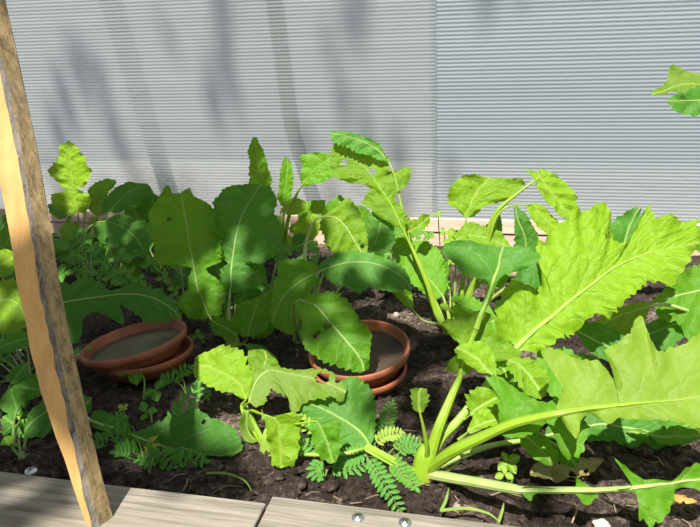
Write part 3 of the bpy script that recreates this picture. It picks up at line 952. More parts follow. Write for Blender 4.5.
leaf(T, [(466,218,462,214,472,216),(470,206,448,206,490,206),(474,197,449,192,512,200),(479,189,455,183,521,192),(485,183,464,178,518,183),(490,178,480,176,500,178)], 1.05, .5, mat=M_LIME, stalk=[B, (462,295,1.04), (464,250,1.05)], r0=.006, rm=.0028, smat=M_STALK_Y, fold=.2, ruffle=.15, seed=67, crinkle=1.6)
leaf(T, [(456,240,452,236,460,246),(470,236,466,224,474,250),(486,238,482,226,488,252),(500,243,498,232,500,253),(512,248,512,246,512,250)], 1.02, .8, mat=M_LIME, stalk=[B, (455,290,1.03)], r0=.005, rm=.0025, fold=.1, seed=69, crinkle=1.2)
leaf(T, [(532,204,527,202,537,202),(537,209,530,216,545,206),(546,220,538,226,556,218),(558,232,552,238,568,232),(568,243,565,245,573,242)], 1.03, .5, mat=M_LIME, stalk=[B, (482,262,1.02), (500,212,1.02)], r0=.005, rm=.002, smat=M_STALK_Y, fold=-.2, seed=71)
leaf(T, [(524,262,505,266,538,262),(526,248,512,252,538,246),(524,234,514,240,536,232),(518,220,514,222,527,216),(515,206,514,207,517,206)], .98, .2, mat=M_DARK, stalk=[B, (490,300,1.0), (515,280,.99)], r0=.005, rm=.0025, fold=.3, seed=73)
leaf(T, [(443,296,436,300,447,288),(430,280,415,288,445,268),(415,262,402,272,440,252),(402,250,394,258,425,243),(392,240,390,244,398,238)], 1.06, .8, mat=M_LEAF, stalk=[B, (448,312,1.03)], r0=.006, rm=.003, fold=.1, seed=75)
leaf(T, [(396,287,391,290,399,285),(404,296,396,297,411,292),(409,303,405,305,413,300),(412,308,411,309,414,307)], 1.0, .3, mat=M_LIME, stalk=[B, (440,325,1.0), (420,318,1.0)], r0=.004, rm=.002, smat=M_STALK_P, fold=.2, seed=77)
leaf(T, [(478,268,474,262,482,272),(470,258,452,262,490,266),(460,246,445,250,484,250),(452,238,443,240,462,233)], 1.0, .5, mat=M_LIME, stalk=[B, (470,300,1.02)], r0=.004, rm=.002, fold=.1, seed=78)
leaf(T, [(452,300,452,296,456,306),(470,308,468,296,472,320),(488,318,488,306,484,328),(500,326,500,324,499,329)], .97, 1.2, mat=M_LEAF, stalk=[B], r0=.004, rm=.002, fold=.1, seed=79)

fill_leaf(T, 450, 290, 428, 255, 10, 1.08, .6, M_LEAF, 301)
fill_leaf(T, 470, 285, 512, 268, 11, 1.06, .7, M_LEAF, 302)
fill_leaf(T, 465, 262, 450, 228, 9, 1.10, .5, M_LIME, 303)
fill_leaf(T, 478, 250, 500, 215, 9, 1.10, .4, M_DARK, 304)
fill_leaf(T, 440, 305, 478, 318, 9, .99, 1.2, M_LIME, 305)
fill_leaf(T, 398, 222, 372, 212, 9, 1.10, .4, M_LIME, 306, [(430,290,1.04),(412,250,1.07)])
fill_leaf(T, 408, 232, 430, 216, 7, 1.08, .4, M_LIME, 307, [(430,290,1.04),(414,255,1.06)])

# ------------------------------------------------------------------ middle plant over the dry saucer
T = plant('turnip_plant', 'turnip plant whose leaves droop over the dry terracotta saucer, mid bed', 'plant', 300, 340)
crown(T, 0.012, 0.03)
B = origin_of(T)
leaf(T, [(320,271,318,266,324,276),(334,266,328,256,336,284),(350,262,345,250,354,289),(370,262,368,252,376,288),(390,268,392,259,390,289),(404,277,407,270,402,289),(412,286,412,285,411,288)], .93, 1.0, mat=M_DARK,
 stalk=[B, (303,312,.91), (312,285,.92)], r0=.006, rm=.0028, smat=M_STALK_P, fold=-.08, ruffle=.05, seed=81, bend=-.01)
leaf(T, [(300,300,294,304,308,296),(316,306,302,316,334,290),(328,320,301,338,350,305),(342,336,316,358,364,322),(354,350,336,366,371,342),(362,362,350,371,370,358),(364,371,360,373,368,369)], .74, .6, mat=M_LEAF,
 stalk=[B, (296,330,.85), (294,306,.78)], r0=.006, rm=.003, smat=M_STALK_P, fold=-.05, ruffle=.07, seed=83, holes=[(325,328,3.2),(317,335,3.5),(330,326,2)], crinkle=1.1)
leaf(T, [(318,272,319,266,320,279),(306,278,303,260,312,292),(294,286,283,262,306,308),(284,296,276,276,298,330),(278,306,272,296,290,336),(272,322,270,320,275,328)], .93, .9, mat=M_LEAF, stalk=[B, (312,300,.92)], r0=.005, rm=.0025, smat=M_STALK_P, fold=.05, seed=85)
leaf(T, [(324,216,321,220,328,212),(336,218,322,232,346,200),(346,227,328,246,356,206),(354,240,336,254,364,222),(360,250,350,258,368,240),(363,258,362,259,367,257)], 1.0, .45, mat=M_LIME, stalk=[B, (305,300,.93), (305,250,.98), (314,222,1.0)], r0=.006, rm=.0026, smat=M_STALK_P, fold=.08, seed=87, holes=[(359,241,2),(362,246,2.5),(352,250,1.5)], crinkle=1.1)
leaf(T, [(352,268,350,264,356,268),(366,254,352,256,380,258),(376,240,362,238,394,244),(380,226,366,222,395,230),(380,214,374,212,390,216),(378,206,377,206,381,206)], 1.05, .4, mat=M_DARK, stalk=[B, (335,295,.96)], r0=.004, rm=.002, fold=.1, seed=88)
fill_leaf(T, 330, 250, 340, 195, 16, 1.1, .4, M_LEAF, 5, [(318,290,1.0)])
fill_leaf(T, 322, 268, 360, 262, 14, .99, .9, M_DARK, 6, [(308,290,.95)])
fill_leaf(T, 292, 318, 252, 302, 17, .92, .9, M_LEAF, 8, [(298,328,.91)])
fill_leaf(T, 310, 335, 340, 300, 20, .95, .8, M_DARK, 9, [(306,338,.93)])

# ------------------------------------------------------------------ plant with the two tall shaded leaves
T = plant('turnip_plant', 'turnip plant with two tall broad shaded leaves between the two saucers', 'plant', 233, 344)
crown(T, 0.012, 0.03)
B = origin_of(T)
leaf(T, [(209,316,204,320,214,316),(205,306,184,316,222,314),(202,298,180,297,224,298),(198,290,188,288,229,291),(196,280,190,275,226,284),(194,269,189,267,207,270),(193,263,160,264,221,261),(192,256,154,250,223,254),(190,248,155,244,222,250),(187,228,148,226,220,228),(184,210,156,202,213,208),(182,199,170,195,202,200),(181,193,179,193,184,193)],
 .93, .35, mat=M_LEAF, stalk=[B, (224,335,.90), (216,326,.92)], r0=.006, rm=.0030, smat=M_STALK_P, fold=.05, ruffle=.05, seed=91, holes=[(171,220,2.6),(158,238,2.5)])
leaf(T, [(230,292,226,294,234,294),(231,283,223,287,260,286),(231,274,221,271,269,279),(232,263,228,263,246,264),(233,255,217,257,268,263),(236,236,214,240,282,242),(240,221,213,218,280,226),(246,207,217,198,277,214),(252,198,228,188,276,198),(257,190,244,184,270,187),(261,185,257,184,264,185)],
 .95, .40, mat=M_DARK, stalk=[B, (230,330,.92), (229,310,.94)], r0=.007, rm=.0036, smat=M_STALK_P, fold=.05, ruffle=.05, seed=93, crinkle=.7)
leaf(T, [(248,336,244,338,252,337),(250,325,232,326,264,334),(253,316,236,310,270,322),(256,306,242,302,268,308),(258,299,254,299,262,299)], .87, .7, mat=M_LEAF, stalk=[B, (245,342,.875)], r0=.004, rm=.002, fold=.1, seed=95)
leaf(T, [(236,334,236,338,236,329),(226,328,224,338,228,320),(218,324,213,332,220,317),(211,320,210,323,213,318)], .86, .8, mat=M_LEAF, stalk=[B], r0=.003, rm=.0018, fold=.1, seed=97)
leaf(T, [(244,344,240,346,248,350),(256,350,248,344,262,358),(268,354,262,346,272,362),(278,360,276,356,278,364)], .84, 1.0, mat=M_DARK, stalk=[B], r0=.003, rm=.0018, fold=.1, seed=98)
fill_leaf(T, 236, 305, 262, 262, 16, .99, .5, M_DARK, 14, [(234,325,.95)])
fill_leaf(T, 226, 315, 212, 255, 16, 1.02, .5, M_DARK, 15, [(228,330,.95)])

# ------------------------------------------------------------------ upright plant against the back board
T = plant('turnip_plant', 'upright turnip plant with narrow erect leaves against the back board', 'plant', 283, 266)
crown(T, 0.014, 0.03)
B = origin_of(T)
leaf(T, [(264,200,258,202,270,202),(262,190,250,192,273,192),(260,178,249,178,272,180),(258,165,250,166,268,164),(256,152,249,151,265,153),(254,143,251,143,260,144),(254,137,252,137,256,137)], 1.5, .1, mat=M_LEAF, stalk=[B, (280,230,1.49)], r0=.009, rm=.004, fold=.1, seed=101, tooth_len=.016, crinkle=1.5)
leaf(T, [(284,205,281,206,288,204),(284,195,278,196,292,194),(286,184,280,184,294,182),(287,172,281,172,293,170),(288,164,283,163,292,164),(286,157,284,157,288,158)], 1.48, .1, mat=M_LEAF, stalk=[B, (283,235,1.48)], r0=.008, rm=.004, fold=.3, seed=103, tooth_len=.016)
leaf(T, [(303,184,300,180,306,187),(311,174,302,172,322,182),(318,167,301,160,332,178),(326,161,310,153,334,172),(332,156,328,153,336,160)], 1.46, .3, mat=M_LEAF, stalk=[B, (287,225,1.47), (296,196,1.465)], r0=.008, rm=.0045, smat=M_STALK_Y, fold=.1, seed=105, tooth_len=.016)
leaf(T, [(284,212,280,215,288,216),(292,206,282,208,300,214),(300,202,292,198,308,210),(308,206,308,202,310,210)], 1.45, .6, mat=M_LIME, stalk=[B, (283,230,1.46)], r0=.006, rm=.003, fold=.1, seed=107)
fill_leaf(T, 282, 240, 262, 215, 11, 1.42, .5, M_LEAF, 21)
fill_leaf(T, 286, 245, 318, 215, 13, 1.42, .5, M_LIME, 22)
fill_leaf(T, 284, 250, 312, 240, 10, 1.38, .9, M_DARK, 23)
fill_leaf(T, 290, 232, 325, 200, 11, 1.5, .3, M_LEAF, 24)
fill_leaf(T, 280, 250, 255, 240, 11, 1.38, .8, M_LEAF, 25)

# ------------------------------------------------------------------ left back plant with the lit upright leaf
T = plant('turnip_plant', 'turnip plant with one bright upright leaf against the wall, back left', 'plant', 84, 262)
crown(T, 0.014, 0.03)
B = origin_of(T)
leaf(T, [(78,212,72,216,84,214),(76,206,56,206,96,204),(75,199,52,196,95,197),(74,191,66,189,80,190),(73,186,60,185,86,186),(72,178,51,172,91,178),(71,168,54,164,90,166),(70,156,60,153,88,158),(69,147,62,145,80,150),(68,141,66,141,71,141)], 1.5, .2, mat=M_LIME,
 stalk=[B, (80,240,1.5)], r0=.009, rm=.004, smat=M_STALK, fold=.1, ruffle=.10, seed=111, tooth_len=.016, crinkle=1.4)
leaf(T, [(98,222,94,226,104,220),(108,222,92,235,118,214),(120,226,104,244,135,217),(132,234,120,252,146,224),(140,244,132,257,151,238),(146,256,143,258,149,254)], 1.3, .7, mat=M_DARK, stalk=[B, (88,232,1.38)], r0=.008, rm=.004, fold=-.1, seed=113, tooth_len=.016)
leaf(T, [(110,212,104,214,116,214),(118,202,103,206,134,208),(126,194,112,192,144,202),(138,188,126,183,152,194),(150,186,148,184,152,189)], 1.42, .5, mat=M_DARK, stalk=[B, (96,230,1.42)], r0=.006, rm=.003, fold=.1, seed=115, tooth_len=.014)
leaf(T, [(90,196,88,192,93,200),(100,190,96,183,104,196),(110,184,107,179,113,189),(116,181,115,180,117,183)], 1.46, .4, mat=M_LEAF, stalk=[B, (84,220,1.46)], r0=.004, rm=.002, fold=.1, seed=117, teeth=.5)
fill_leaf(T, 92, 225, 104, 190, 12, 1.46, .3, M_PALE, 31)
fill_leaf(T, 80, 245, 62, 225, 11, 1.40, .6, M_LEAF, 32)
fill_leaf(T, 76, 240, 66, 268, 13, 1.30, .9, M_DARK, 33)
fill_leaf(T, 92, 245, 118, 258, 12, 1.34, .9, M_LEAF, 34)
fill_leaf(T, 72, 222, 48, 205, 8, 1.5, .3, M_DARK, 35)

# second plant at the back between them
T = plant('turnip_plant', 'dark leafy turnip plant crowded against the back board behind the tall shaded leaves', 'plant', 160, 268)
crown(T, 0.014, 0.03)
fill_leaf(T, 158, 245, 150, 192, 16, 1.44, .3, M_DARK, 41)
fill_leaf(T, 162, 240, 190, 188, 13, 1.50, .3, M_LEAF, 42)
fill_leaf(T, 150, 250, 128, 200, 14, 1.46, .4, M_DARK, 43)
fill_leaf(T, 165, 250, 205, 205, 15, 1.48, .4, M_DARK, 44)
fill_leaf(T, 150, 262, 118, 275, 15, 1.26, 1.0, M_LEAF, 45)
fill_leaf(T, 168, 262, 200, 285, 14, 1.22, 1.0, M_DARK, 46)
fill_leaf(T, 158, 240, 168, 185, 9, 1.52, .2, M_LEAF, 47)
fill_leaf(T, 170, 245, 215, 250, 14, 1.40, .6, M_LEAF, 48)

T = plant('turnip_plant', 'leafy turnip plant behind the holed leaf, in front of the seam in the wall', 'plant', 372, 262)
crown(T, 0.014, 0.03)
fill_leaf(T, 372, 245, 352, 205, 14, 1.50, .4, M_LEAF, 51)
fill_leaf(T, 376, 240, 402, 212, 13, 1.50, .4, M_LEAF, 52)
fill_leaf(T, 380, 252, 420, 258, 14, 1.42, .7, M_DARK, 53)
fill_leaf(T, 368, 255, 340, 240, 14, 1.40, .8, M_DARK, 54)
fill_leaf(T, 385, 240, 425, 222, 9, 1.46, .5, M_LIME, 55)
fill_leaf(T, 376, 262, 398, 290, 15, 1.26, 1.2, M_LEAF, 56)

# ------------------------------------------------------------------ plant whose leaf hangs over the muddy saucer
T = plant('turnip_plant', 'turnip plant with a dull green leaf arching over the muddy saucer', 'plant', 48, 345)
crown(T, 0.012, 0.03)
B = origin_of(T)
leaf(T, [(52,306,48,298,56,318),(66,302,60,284,64,338),(78,300,80,278,74,340),(90,298,96,278,90,312),(100,297,105,288,122,322),(112,295,112,290,118,304),(125,294,128,284,128,309),(142,295,146,286,142,319),(158,300,162,292,158,322),(172,309,174,303,172,320),(181,319,181,318,180,320)], .80, .8, mat=M_DARK,
 stalk=[B, (46,325,.80)], r0=.007, rm=.0030, smat=M_STALK_P, fold=-.10, ruffle=.06, seed=121, crinkle=.8)
leaf(T, [(26,316,30,322,30,308),(18,304,16,334,22,286),(8,300,2,335,12,280),(-5,302,-10,330,-4,285),(-20,308,-20,312,-20,304)], .72, .8, mat=M_LIME, stalk=[B, (36,325,.76)], r0=.006, rm=.003, fold=.05, seed=123)
leaf(T, [(30,338,32,344,30,332),(20,340,18,352,22,330),(8,344,4,354,10,334),(-4,350,-4,352,-4,346)], .74, 1.0, mat=M_DARK, stalk=[B, (40,340,.80)], r0=.004, rm=.002, fold=.1, seed=125)
fill_leaf(T, 44, 318, 36, 275, 14, .95, .5, M_DARK, 61, [(46,335,.85)])
fill_leaf(T, 56, 335, 72, 325, 12, .82, .9, M_LEAF, 62)

T = plant('turnip_plant', 'turnip plant cut by the left edge of the view, lit yellow green at the tip', 'plant', -30, 330)
crown(T, 0.012, 0.03)
fill_leaf(T, -20, 275, 18, 255, 14, .95, .7, M_LIME, 71)
fill_leaf(T, -22, 265, 20, 228, 14, 1.05, .5, M_LEAF, 72)
fill_leaf(T, -18, 300, 22, 290, 12, .92, .9, M_LEAF, 73)
fill_leaf(T, -30, 260, 12, 215, 10, 1.15, .5, M_DARK, 74)

# ------------------------------------------------------------------ leaf lying on the soil by the plank
T = plant('turnip_plant', 'low turnip plant behind the stake, one leaf flat on soil by the plank', 'plant', 66, 428)
crown(T, 0.010, 0.03)
B = origin_of(T)
leaf(T, [(92,421,92,416,92,427),(103,425,100,411,104,431),(114,428,122,418,115,434),(130,434,130,431,130,438),(142,439,146,428,142,446),(156,444,168,418,156,458),(172,449,196,412,168,468),(190,453,218,420,188,472),(210,456,232,428,210,470),(228,456,242,440,230,463),(243,453,244,450,243,456)], .562, .9, mat=M_DARK,
 stalk=[B, (82,418,.59)], r0=.006, rm=.0034, smat=M_STALK_P, fold=.05, ruffle=.05, seed=131, holes=[(198,423,1.6),(204,422,1.4)], crinkle=.7)
leaf(T, [(60,412,66,416,60,408),(50,410,50,434,52,396),(40,416,36,442,42,402),(30,424,28,440,30,412),(24,432,24,436,24,430)], .56, 1.2, mat=M_DARK, stalk=[B], r0=.004, rm=.002, fold=.05, seed=133)
fill_leaf(T, 72, 412, 92, 398, 9, .60, .9, M_DARK, 81)

# ------------------------------------------------------------------ plants reaching in from the right
T = plant('turnip_plant', 'turnip plant mostly off the right edge, dark shaded leaf with a pale midrib', 'plant', 770, 335)
crown(T, 0.013, 0.03)
B = origin_of(T)
leaf(T, [(725,286,728,276,722,296),(712,288,708,264,716,330),(698,291,696,265,700,345),(684,294,682,272,692,346),(672,297,670,282,674,325),(662,300,660,293,661,320),(652,303,652,301,654,306)], .86, .7, mat=M_LEAF,
 stalk=[B, (745,300,.95)], r0=.008, rm=.0034, smat=M_STALK_P, fold=.05, seed=141)
leaf(T, [(650,306,652,303,650,310),(638,310,640,302,636,338),(622,315,624,306,622,336),(606,322,608,312,604,332),(592,330,592,326,594,334)], .80, .8, mat=M_LIME, stalk=[B, (700,315,.86), (668,305,.82)], r0=.006, rm=.003, smat=M_STALK_P, fold=.05, seed=143)
leaf(T, [(690,320,694,326,692,316),(670,326,672,348,672,316),(650,334,648,352,652,322),(630,340,628,350,632,332),(616,346,616,350,617,344)], .84, 1.0, mat=M_DARK, stalk=[B, (725,322,.92)], r0=.005, rm=.0025, fold=.05, seed=145)
fill_leaf(T, 720, 260, 690, 232, 12, 1.15, .5, M_LEAF, 91, [(745,290,1.1)])
# tall shoot hanging in from the upper right
leaf(T, [(740,92,742,82,740,100),(722,88,722,76,722,98),(704,85,704,75,706,95),(690,84,672,69,692,92),(676,86,668,72,678,92),(664,91,664,84,664,97),(651,94,651,92,652,96)], .80, .9, mat=M_PALE, stalk=[B, (790,220,.95), (770,120,.86)], r0=.007, rm=.003, smat=M_STALK_Y, fold=.15, seed=147, label='pale curled leaf hanging in from the upper right')
leaf(T, [(738,96,742,88,736,108),(722,98,724,88,720,114),(705,100,704,86,704,116),(690,101,686,90,690,116),(676,101,674,95,677,112),(668,102,668,99,669,106)], .77, .1, mat=M_DARK, stalk=[B, (795,225,.93), (768,125,.83)], r0=.006, rm=.003, smat=M_STALK_Y, fold=.1, seed=149)

T = plant('turnip_plant', 'low turnip plant in the shade under the broad pale leaf, right', 'plant', 612, 432)
crown(T, 0.008, 0.02)
fill_leaf(T, 620, 428, 690, 425, 13, .66, 1.2, M_DARK, 95)
fill_leaf(T, 612, 425, 566, 390, 15, .68, 1.0, M_DARK, 96)
fill_leaf(T, 622, 420, 645, 408, 10, .66, .8, M_LIME, 97)
fill_leaf(T, 630, 432, 705, 435, 10, .63, 1.4, M_LEAF, 98)
fill_leaf(T, 606, 425, 580, 352, 17, .74, .9, M_LEAF, 99)

T = plant('turnip_plant', 'leafy turnip plant behind the crinkled bright leaf, before the right back board', 'plant', 590, 272)
crown(T, 0.014, 0.03)
fill_leaf(T, 585, 262, 560, 228, 12, 1.42, .4, M_LIME, 101)
fill_leaf(T, 592, 258, 625, 222, 14, 1.46, .4, M_DARK, 102)
fill_leaf(T, 598, 262, 655, 235, 13, 1.44, .5, M_DARK, 103)
fill_leaf(T, 582, 268, 540, 262, 12, 1.3, .8, M_LEAF, 104)
fill_leaf(T, 600, 268, 680, 262, 13, 1.36, .7, M_LEAF, 105)

# ------------------------------------------------------------------ small bean-like plants of three leaflets
def clump(label, x, y, leaves, r=.0012, name='clover_plant', cat='plant', group=None, mat=None, k=1.2):
    t = plant(name, label, cat, x, y, group)
    for cx, cy, tips, Y in leaves:
        trefoil(t, cx, cy, tips, Y, k, mat=mat, r=r)
    return t
def tri(cx, cy, r, a0):
    return [(cx + r * math.cos(a0 + i * 2.094), cy + 0.8 * r * math.sin(a0 + i * 2.094)) for i in range(3)]
clump('large three leaflet plant at the left edge, beside the foot of the stake', -2, 412, [(10,386,[(28,362),(46,389),(18,414)],.60), (14,424,[(2,416),(24,438),(0,436)],.56), (-14,378,[(-2,360),(-30,390),(-10,400)],.60)], r=.0016, name='bean_plant')
clump('yellow green three leaflet plant low at the left edge by the plank', 12, 445, [(20,420,[(12,408),(28,426),(22,434)],.57), (10,448,[(4,436),(20,444),(10,456)],.525), (26,398,[(36,392),(24,408),(18,396)],.6)], mat=M_LEAF)
clump('clover plant of three round leaflets left of the muddy saucer', 71, 374, [(82,352,[(73,350),(92,347),(84,362)],.72)])
clump('largest clover plant right in front of the muddy saucer', 143, 398, [(135,368,[(116,374),(147,356),(137,385)],.685), (155,390,[(143,395),(163,380),(158,402)],.64)])
clump('dark clover plant between the muddy saucer and the feathery fronds', 152, 424, [(146,412,[(142,402),(158,411),(143,424)],.61)])
clump('tiny light green four lobed seedling on bare soil below the muddy saucer', 123, 414, [(123,408,[(118,405),(128,404),(127,412),(119,413)],.62)], mat=M_YELL, r=.0007, name='seedling')
clump('small leafy bean plant in the gap left of the bright upright leaf', 62, 285, [(57,246,tri(57,246,10,.4),1.2), (50,262,tri(50,262,9,1.5),1.15), (70,258,tri(70,258,11,.9),1.18), (64,272,tri(64,272,10,.2),1.1), (46,236,tri(46,236,8,.2),1.3)], r=.0016, name='bean_plant')
clump('leafy bean plant with thin stems behind the muddy saucer', 96, 300, [(84,236,tri(84,236,11,.1),1.22), (92,248,tri(92,248,12,1.2),1.18), (110,244,tri(110,244,10,.4),1.2), (78,254,tri(78,254,10,.8),1.15), (103,262,tri(103,262,12,1.1),1.1), (122,256,tri(122,256,11,.5),1.15), (88,272,tri(88,272,10,.2),1.06), (112,278,tri(112,278,11,.9),1.02), (128,272,tri(128,272,10,1.4),1.08)], r=.0018, name='bean_plant')
clump('scraggy bean plant on bare soil under the tall shaded leaves', 165, 300, [(150,262,tri(150,262,9,.3),1.08), (164,278,tri(164,278,9,.9),1.05), (172,258,tri(172,258,8,.2),1.1), (140,280,tri(140,280,9,.9),1.02), (175,290,tri(175,290,8,1.4),1.0)], r=.0014, name='bean_plant')
clump('sunlit seedling of pointed leaflets behind the long pale stalk', 510, 484, [(508,462,[(498,470),(520,456),(516,474),(502,452)],.535), (504,474,[(495,478),(514,478),(505,466)],.515)], mat=M_LIME, name='seedling')
clump('wiry seedling by the foot of the tall sunlit plant', 446, 300, [(444,232,tri(444,232,6,.2),1.15), (438,214,tri(438,214,6,1.1),1.15), (450,262,tri(450,262,7,.4),1.12)], mat=M_LIME, name='seedling')
clump('clover plant at the base of the two tall shaded leaves', 205, 345, [(198,335,tri(198,335,8,.5),.88)])

def more(label, x, y, rows, seed, name='bean_plant', mats=(None,)):
    rg = random.Random(seed)
    t = plant(name, label, 'plant', x, y)
    for (xa, xb, ya, yb, Ya, Yb, n, r) in rows:
        for _ in range(n):
            u = rg.random()
            px, py = rg.uniform(xa, xb), ya + (yb - ya) * u
            rr = r * rg.uniform(.75, 1.25)
            trefoil(t, px, py, tri(px, py, rr, rg.uniform(0, 2.1)), Ya + (Yb - Ya) * u, 1.1, w=.42, r=.0014, mat=rg.choice(mats))
    return t
more('dense leafy bean plant filling the back left corner behind the stake', 30, 275, [(-5,60,236,292,1.3,1.0,16,10)], 1)
more('tall bean plant of round leaflets rising against the back board, left', 118, 290, [(78,140,226,288,1.38,1.05,28,10)], 2, mats=(M_BEAN, M_DARK))
more('low bean plant spreading between the muddy saucer and the tall shaded leaves', 185, 312, [(140,215,250,312,1.2,.95,16,9)], 3, mats=(M_BEAN, M_DARK))
more('bean plant in deep shade behind the drooping middle leaves', 268, 300, [(235,320,244,300,1.3,1.0,14,9)], 4, mats=(M_BEAN, M_DARK))
more('leafy bean plant growing through the sunlit back plant, near the root', 398, 282, [(370,430,228,275,1.45,1.2,9,8)], 5, mats=(M_BEAN, M_LEAF))
more('low clover plant in the bottom left corner against the plank', 22, 462, [(-8,62,432,462,.60,.54,9,10)], 6, 'clover_plant')
more('bushy clover plant under the left edge leaves', 30, 385, [(-8,50,340,400,.80,.66,11,10)], 7, 'clover_plant', mats=(M_BEAN, M_DARK))
fill = [o for o in COL.objects if o.get('label', '').startswith('turnip plant with two tall')][0]
fill_leaf(fill, 228, 325, 186, 300, 12, .95, .8, M_DARK, 201)
fill_leaf(fill, 240, 322, 292, 300, 14, .97, .8, M_LEAF, 202)
fill_leaf(fill, 236, 300, 270, 285, 13, 1.05, .7, M_DARK, 203)
fill_leaf(fill, 238, 330, 275, 326, 12, .92, .9, M_LEAF, 204)

# ------------------------------------------------------------------ vetch with feathery fronds
T = plant('vetch_plant', 'vetch plant of feathery fronds beside the stake shadow on the front plank', 'plant', 148, 464)
frond(T, [(140,457),(122,455),(101,466)], .550, .9, 8, 14)
frond(T, [(146,460),(136,468),(122,480)], .535, .9, 8, 12)
frond(T, [(158,462),(178,470),(204,487)], .53, .9, 10, 12)
frond(T, [(134,445),(126,440),(119,426)], .575, .8, 7, 10)
frond(T, [(162,448),(182,420),(196,388)], .565, .5, 10, 13)
frond(T, [(148,450),(152,456),(156,474)], .55, .6, 6, 9, mat=M_YELL)
frond(T, [(150,470),(152,478),(154,488)], .53, .8, 6, 12)
T = plant('vetch_plant', 'vetch plant of feathery fronds at the foot of the large sunlit turnip', 'plant', 384, 462)
frond(T, [(366,456),(382,478),(400,510)], .50, .6, 11, 10, mat=M_FERN)
frond(T, [(388,466),(402,482),(414,508)], .545, .9, 11, 11, mat=M_BEAN)
frond(T, [(374,444),(386,436),(400,433)], .57, 1.0, 8, 8, mat=M_LIME)
frond(T, [(382,444),(386,425),(392,404)], .60, .9, 10, 9, mat=M_BEAN)
frond(T, [(392,450),(404,442),(420,442)], .57, 1.0, 8, 8, mat=M_BEAN)
frond(T, [(398,454),(408,448),(418,450)], .555, 1.0, 7, 8, mat=M_FERN)
T = plant('vetch_plant', 'vetch plant with pale fronds peeping out beneath the torn leaves', 'plant', 324, 474)
frond(T, [(322,460),(316,470),(320,484)], .53, .9, 7, 9)
frond(T, [(330,470),(345,462),(362,452)], .54, .9, 9, 11)
frond(T, [(328,466),(350,470),(368,462)], .54, .9, 8, 9)
frond(T, [(322,452),(304,444),(292,452)], .55, .9, 8, 9)
frond(T, [(318,432),(304,424),(296,420)], .55, .9, 6, 9, mat=M_LIME)
T = plant('vetch_plant', 'dark vetch plant on shaded soil right below the muddy saucer', 'plant', 186, 392)
frond(T, [(184,388),(180,378),(190,368)], .70, 1.0, 7, 9)
frond(T, [(180,392),(170,386),(164,390)], .69, 1.0, 6, 9)
frond(T, [(190,392),(200,388),(206,396)], .68, 1.0, 6, 9)

# ------------------------------------------------------------------ things lying on the soil
def stone(name, label, cat, x, y, rx, ry, rz, mat, seed, rot=0.0):
    p = gnd(x, y)
    p.z = soil_h(p.x, p.y) + rz * 0.55
    V, Fc = [], []
    n, m = 10, 16
    for i in range(n + 1):
        th = math.pi * i / n
        for j in range(m):
            ph = 2 * math.pi * j / m
            q = Vector((math.sin(th) * math.cos(ph), math.sin(th) * math.sin(ph), math.cos(th)))
            s = 1 + 0.35 * noise.noise(q * 1.3 + Vector((seed, 0, 0))) + 0.1 * noise.noise(q * 4 + Vector((seed, 2, 0)))
            w = Vector((q.x * rx * s, q.y * ry * s, q.z * rz * s))
            w = Matrix.Rotation(rot, 3, 'Z') @ w
            V.append(p + w)
    for i in range(n):
        for j in range(m):
            Fc.append((i * m + j, (i + 1) * m + j, (i + 1) * m + (j + 1) % m, i * m + (j + 1) % m))
    return props(mesh_obj(name, V, Fc, mat, loc=p), label, cat)
stone('pebble', 'pale angular pebble on the soil below the long pale stalk', 'stone', 602, 520, .0085, .006, .005, M_PEBBLE, 3, .3)
stone('pebble', 'small grey pebble by the grass blade near the front plank', 'stone', 458, 503, .005, .007, .004, M_PEBBLE_D, 5)
stone('pebble', 'round pebble on the soil behind the dry saucer', 'stone', 396, 312, .007, .007, .006, M_PEBBLE_D, 8)
o = stone('fallen_root', 'pinkish knobbly root lying beside the back board behind the bright leaf', 'root', 505, 280, .062, .022, .024, M_ROOT, 9, .1)
o.location.z += .012
stone('pottery_shard', 'orange shard of terracotta under the long stalk, lower right', 'shard', 683, 497, .013, .007, .004, M_SHARD, 12, -.3)
for k, (x, y, s) in enumerate(((278, 476, .006), (330, 480, .009), (300, 485, .008), (560, 512, .006), (640, 450, .012), (672, 448, .010), (625, 462, .009), (500, 470, .010))):
    stone('soil_clod', ('crumbly soil clod under the drooping lit leaf', 'rough soil clod beside the pale fronds', 'soil clod by the front plank left of the fronds',
          'small soil clod in front of the long pale stalk', 'large sunlit soil clod under the broad pale leaf', 'sunlit soil clod nearest the right edge',
          'soil clod by the leaf on the long pale stalk', 'flat soil clod behind the lit seedling')[k], 'soil clod', x, y, s * 1.2, s, s * .7, M_SOIL, 20 + k, k)

def blade(label, pts, Y0, w, mat, name='grass_blade', cat='grass'):
    ctrl = []
    for x, y, z in pts:
        p = gnd(x, y, z)
        p.z = max(p.z, soil_h(p.x, p.y) + .002)
        ctrl.append(p)
    sp = smooth_pts(ctrl, 8)
    V, Fc, U = [], [], []
    n = len(sp)
    for i, p in enumerate(sp):
        t = (sp[min(n - 1, i + 1)] - sp[max(0, i - 1)]).normalized()
        s = t.cross(Vector((0, -.5, .85))).normalized()
        ww = w * (1 - (i / (n - 1)) ** 2.5) + .0002
        for v in (-1, 0, 1):
            V.append(p + s * v * ww + Vector((0, 0, .0008 * abs(v))))
            U.append((i * .003, v * ww))
    for i in range(n - 1):
        for j in range(2):
            a = i * 3 + j
            Fc.append((a, a + 1, a + 4, a + 3))
    return props(mesh_obj(name, V, Fc, mat, None, U, loc=ctrl[0]), label, cat)
blade('pale grass blade lying along the front plank below the long stalk', [(442,511,.004),(466,509,.012),(488,514,.010),(500,523,.006)], .47, .0014, M_PALE)
blade('thin grass blade arching over the soil left of the drooping leaf', [(206,474,.004),(226,474,.014),(244,481,.012),(252,492,.004)], .55, .0012, M_PALE)
blade('short green grass blade standing at the foot of the large sunlit turnip', [(441,512,.002),(446,500,.008),(449,488,.016)], .5, .0015, M_LEAF)
